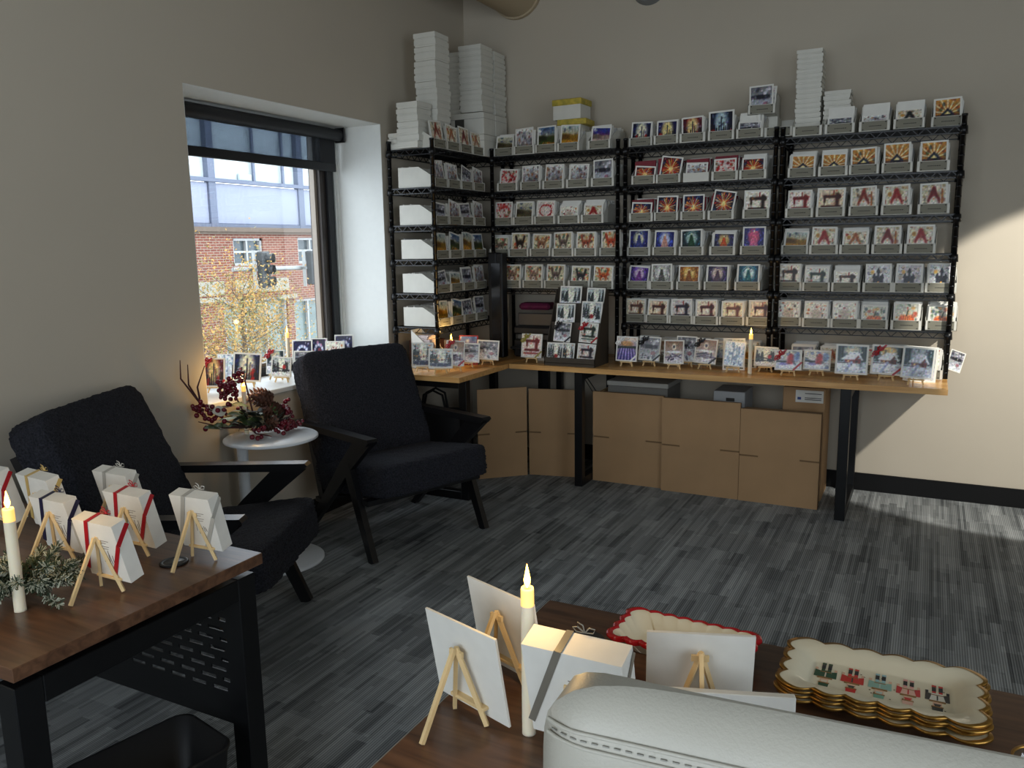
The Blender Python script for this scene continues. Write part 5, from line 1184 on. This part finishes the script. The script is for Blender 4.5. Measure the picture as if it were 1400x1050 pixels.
# the five figures, printed upside down towards the camera (hats towards -y)
FC = [dict(c=(44, 84, 60), l=(50, 74, 48), h=(44, 84, 60), tr=(226, 214, 196)), dict(c=(206, 52, 44), l=(206, 52, 44), h=(206, 40, 36), tr=(60, 70, 60)), dict(c=(150, 190, 176), l=(160, 200, 206), h=(120, 172, 150), tr=(190, 206, 196)), dict(c=(236, 190, 170), l=(236, 170, 160), h=(236, 190, 170), tr=(206, 60, 60)), dict(c=(236, 232, 220), l=(206, 54, 50), h=(60, 60, 56), tr=(70, 66, 62))]
def C(c): return mat('glaze_%d_%d_%d' % c, c, .15)
BOOT = (34, 36, 44); SKIN = (232, 190, 160)
for i, d_ in enumerate(FC):
    x = -.082+i*.041; y0_ = .043; e = .0049; m_ = MB(); fs = 1.42; mats_ = [C(d_['l']), C(BOOT), C(d_['c']), C(SKIN), C(d_['h']), C(d_['tr']), C((150, 110, 60))]
    def r_(xa, xb, ya, yb, mi, z=0): m_.box(x+xa, x+xb, ya, yb, e, e+.0003+z, mi)
    for s in (-1, 1):
        r_(s*.0045-.003, s*.0045+.003, y0_-.004, y0_, 0); r_(s*.0045-.0028, s*.0045+.0028, y0_-.014, y0_-.004, 1); r_(s*.0045-.0026, s*.0045+.0026, y0_-.020, y0_-.014, 0)
        m_.prism([(x+s*.008, y0_-.020), (x+s*.016, y0_-.018), (x+s*.0165, y0_-.034), (x+s*.010, y0_-.034)], e, e+.0003, 2 if i not in (3, 4) else 5, axis='z')
        r_(s*.014-.002, s*.014+.002, y0_-.018, y0_-.013, 3 if i != 4 else 1)
    m_.prism([(x-.007, y0_-.018), (x+.007, y0_-.018), (x+.011, y0_-.035), (x-.011, y0_-.035)], e, e+.0004, 2, axis='z')
    r_(-.008, .008, y0_-.0225, y0_-.021, 6, .0003); r_(-.001, .001, y0_-.033, y0_-.023, 5, .0003); r_(-.011, .011, y0_-.037, y0_-.034, 6, .0003)
    r_(-.006, .006, y0_-.046, y0_-.037, 3); m_.prism([(x-.005, y0_-.041), (x+.005, y0_-.041), (x+.003, y0_-.047), (x-.003, y0_-.047)][::-1], e, e+.0006, 5, axis='z')
    m_.prism([(x-.0075, y0_-.046), (x+.0075, y0_-.046), (x+.0065, y0_-.060), (x-.0065, y0_-.060)], e, e+.0004, 4, axis='z'); r_(-.008, .008, y0_-.048, y0_-.046, 6, .0004)
    m_.v = [(x+(a-x)*1.05, y0_+(b-y0_)*fs, c_) for a, b, c_ in m_.v]
    obj('soldier_motif', m_, mats_, tr_)
m_ = MB(); rr = random.Random(2)
for k in range(26):
    a, b_ = rr.uniform(-.1, .1), rr.uniform(-.043, .03); m_.box(a-.0012, a+.0012, b_-.0008, b_+.0008, .0048, .0052)
obj('speckle_motif', m_, C((110, 90, 70)), tr_)
gj = thing('glass_tumbler', 'clear glass with gold rim at the lower right corner', 'glass', (3.155, -4.0, DT+.0005))
obj('bowl', MB().lathe([(.0005, 0), (.028, 0), (.034, .02), (.036, .068), (.034, .068), (.032, .02), (.026, .005), (.0005, .005)], 32), TGLASS, gj)
obj('rim', MB().lathe([(.0335, .068), (.037, .068), (.037, .0705), (.0335, .0705), (.0335, .068)], 32), GOLD, gj)
obj('candle_fill', MB().lathe([(.0005, .006), (.030, .006), (.031, .03), (.0005, .03)], 24), mat('pale_amber_wax', (190, 160, 90), .5), gj)

# ------------------------------------------------------------------ white office chair
wc = thing('office_chair', 'pale grey leather office chair with its back to the camera', 'chair', (2.992, -4.580, 0), (0, 0, R(4.5)))
def panel(sx, sy, sz, p, n=24, cut=None):
    bm = bmesh.new(); bmesh.ops.create_cube(bm, size=2); bmesh.ops.subdivide_edges(bm, edges=bm.edges, cuts=n, use_grid_fill=True)
    for v in bm.verts:
        x, y, z = v.co
        r2 = (abs(x)**p+abs(z)**p)**(1/p); k = max(abs(x), abs(z))/max(r2, 1e-6); x, z = x*k, z*k
        edge = max(abs(x), abs(z)); 
        yy = y*(math.sqrt(max(0, 1-((max(0, edge-.78))/.22)**2))*.95+.05)
        v.co = Vector((x*sx/2, yy*sy/2, z*sz/2))
    for f_ in bm.faces: f_.smooth = True
    me = bpy.data.meshes.new('panel'); bm.to_mesh(me); bm.free(); return me
bkm = panel(.60, .075, .60, 11); bkm.materials.append(LEATH)
bk = inst('backrest', bkm, wc, (.01, .060, .806), (R(-4), 0, 0))
# seam: two ridges and stitches along the rear of the back
def back_y(x, z):
    e = max(abs(x)/.30, abs(z)/.30); return -.0375*(math.sqrt(max(0, 1-(max(0, e-.78)/.22)**2))*.95+.05)
for z in (.262, .250):
    obj('seam', MB().tube([(x/100, back_y(x/100, z)-.0006, z) for x in range(-29, 30)], .0020, 6), LEATH, bk)
m_ = MB()
for k in range(58):
    x = -.285+k*.0099; m_.bar((x, back_y(x, .256)-.0008, .256), (x+.0055, back_y(x+.0055, .256)-.0008, .256), .0013, .0013)
obj('stitching', m_, mat('pale_stitching', (150, 148, 140), .8), bk, kind='stuff')
shm = panel(.609, .03, .575, 10); shm.materials.append(mat('chair_black_shell', (16, 16, 18), .4))
inst('front_shell', shm, wc, (.01, .072, .786), (R(-4), 0, 0))
sm_ = cushion(.48, .48, .09, n=14, p=4, amp=0, puff=.1); sm_.materials.clear(); sm_.materials.append(LEATH)
inst('seat', sm_, wc, (0, .32, .49))
obj('back_bracket', MB().bev(-.04, .04, .10, .16, .43, .62, .006).bev(-.04, .04, .1, .34, .42, .44, .004), BLK, wc)
obj('gas_column', MB().tube([(0, .32, .09), (0, .32, .44)], .025, 16), BLK, wc)
for k in range(5):
    a = 2*PI*k/5+.3; ex, ey = .27*math.cos(a), .32+.27*math.sin(a)
    l_ = obj('base_arm', MB().bar((0, .32, .10), (ex, ey, .075), .045, .03, w2=.03, h2=.02), BLK, wc)
    obj('caster', MB().tube([(ex-.012, ey, .027), (ex+.012, ey, .027)], .026, 16).tube([(ex, ey, .04), (ex, ey, .08)], .007, 8), BLK, l_)

# ------------------------------------------------------------------ dark bag and cables under the counters
bg_ = thing('tote_bag', 'black soft bag slumped on the floor under the short counter', 'bag', (.22, -.86, .0005), (0, 0, R(20)))
m_ = MB(); loops(m_, [[(x*(1-.12*t_)+.01*math.sin(9*x+7*t_), y*(1-.35*t_), .46*t_) for x, y, _ in rrect(.19, .10, .07, 0)] for t_ in (0, .15, .35, .6, .85, 1.0)], cap1=True)
obj('body', m_, mat('black_bag_fabric', (14, 14, 16), .85, bump=.4, bscale=90), bg_)
for sgn in (-1, 1): obj('handle', MB().tube([(-.08, .03*sgn, .45), (-.06, .04*sgn, .56), (0, .045*sgn, .59), (.06, .04*sgn, .56), (.08, .03*sgn, .45)], .008, 8), MATS['black_bag_fabric'], bg_)
CBL = mat('black_cable', (12, 12, 12), .5)
for k, (x0, x1) in enumerate(((.86, 1.02), (.90, 1.065))):
    obj('power_cable', MB().tube([(x0, -.06-.03*k, .715), (x0+.02, -.08-.03*k, .66), (x0+.07, -.10-.03*k, .60), (x1-.02, -.10-.03*k, .5), (x1, -.10-.03*k, .3), (x1, -.10-.03*k, .01)], .003, 6), CBL, None,
        label=('left' if k == 0 else 'right') + ' black cable hanging behind the cartons under the counter corner', category='cable', group='cables under the counter')
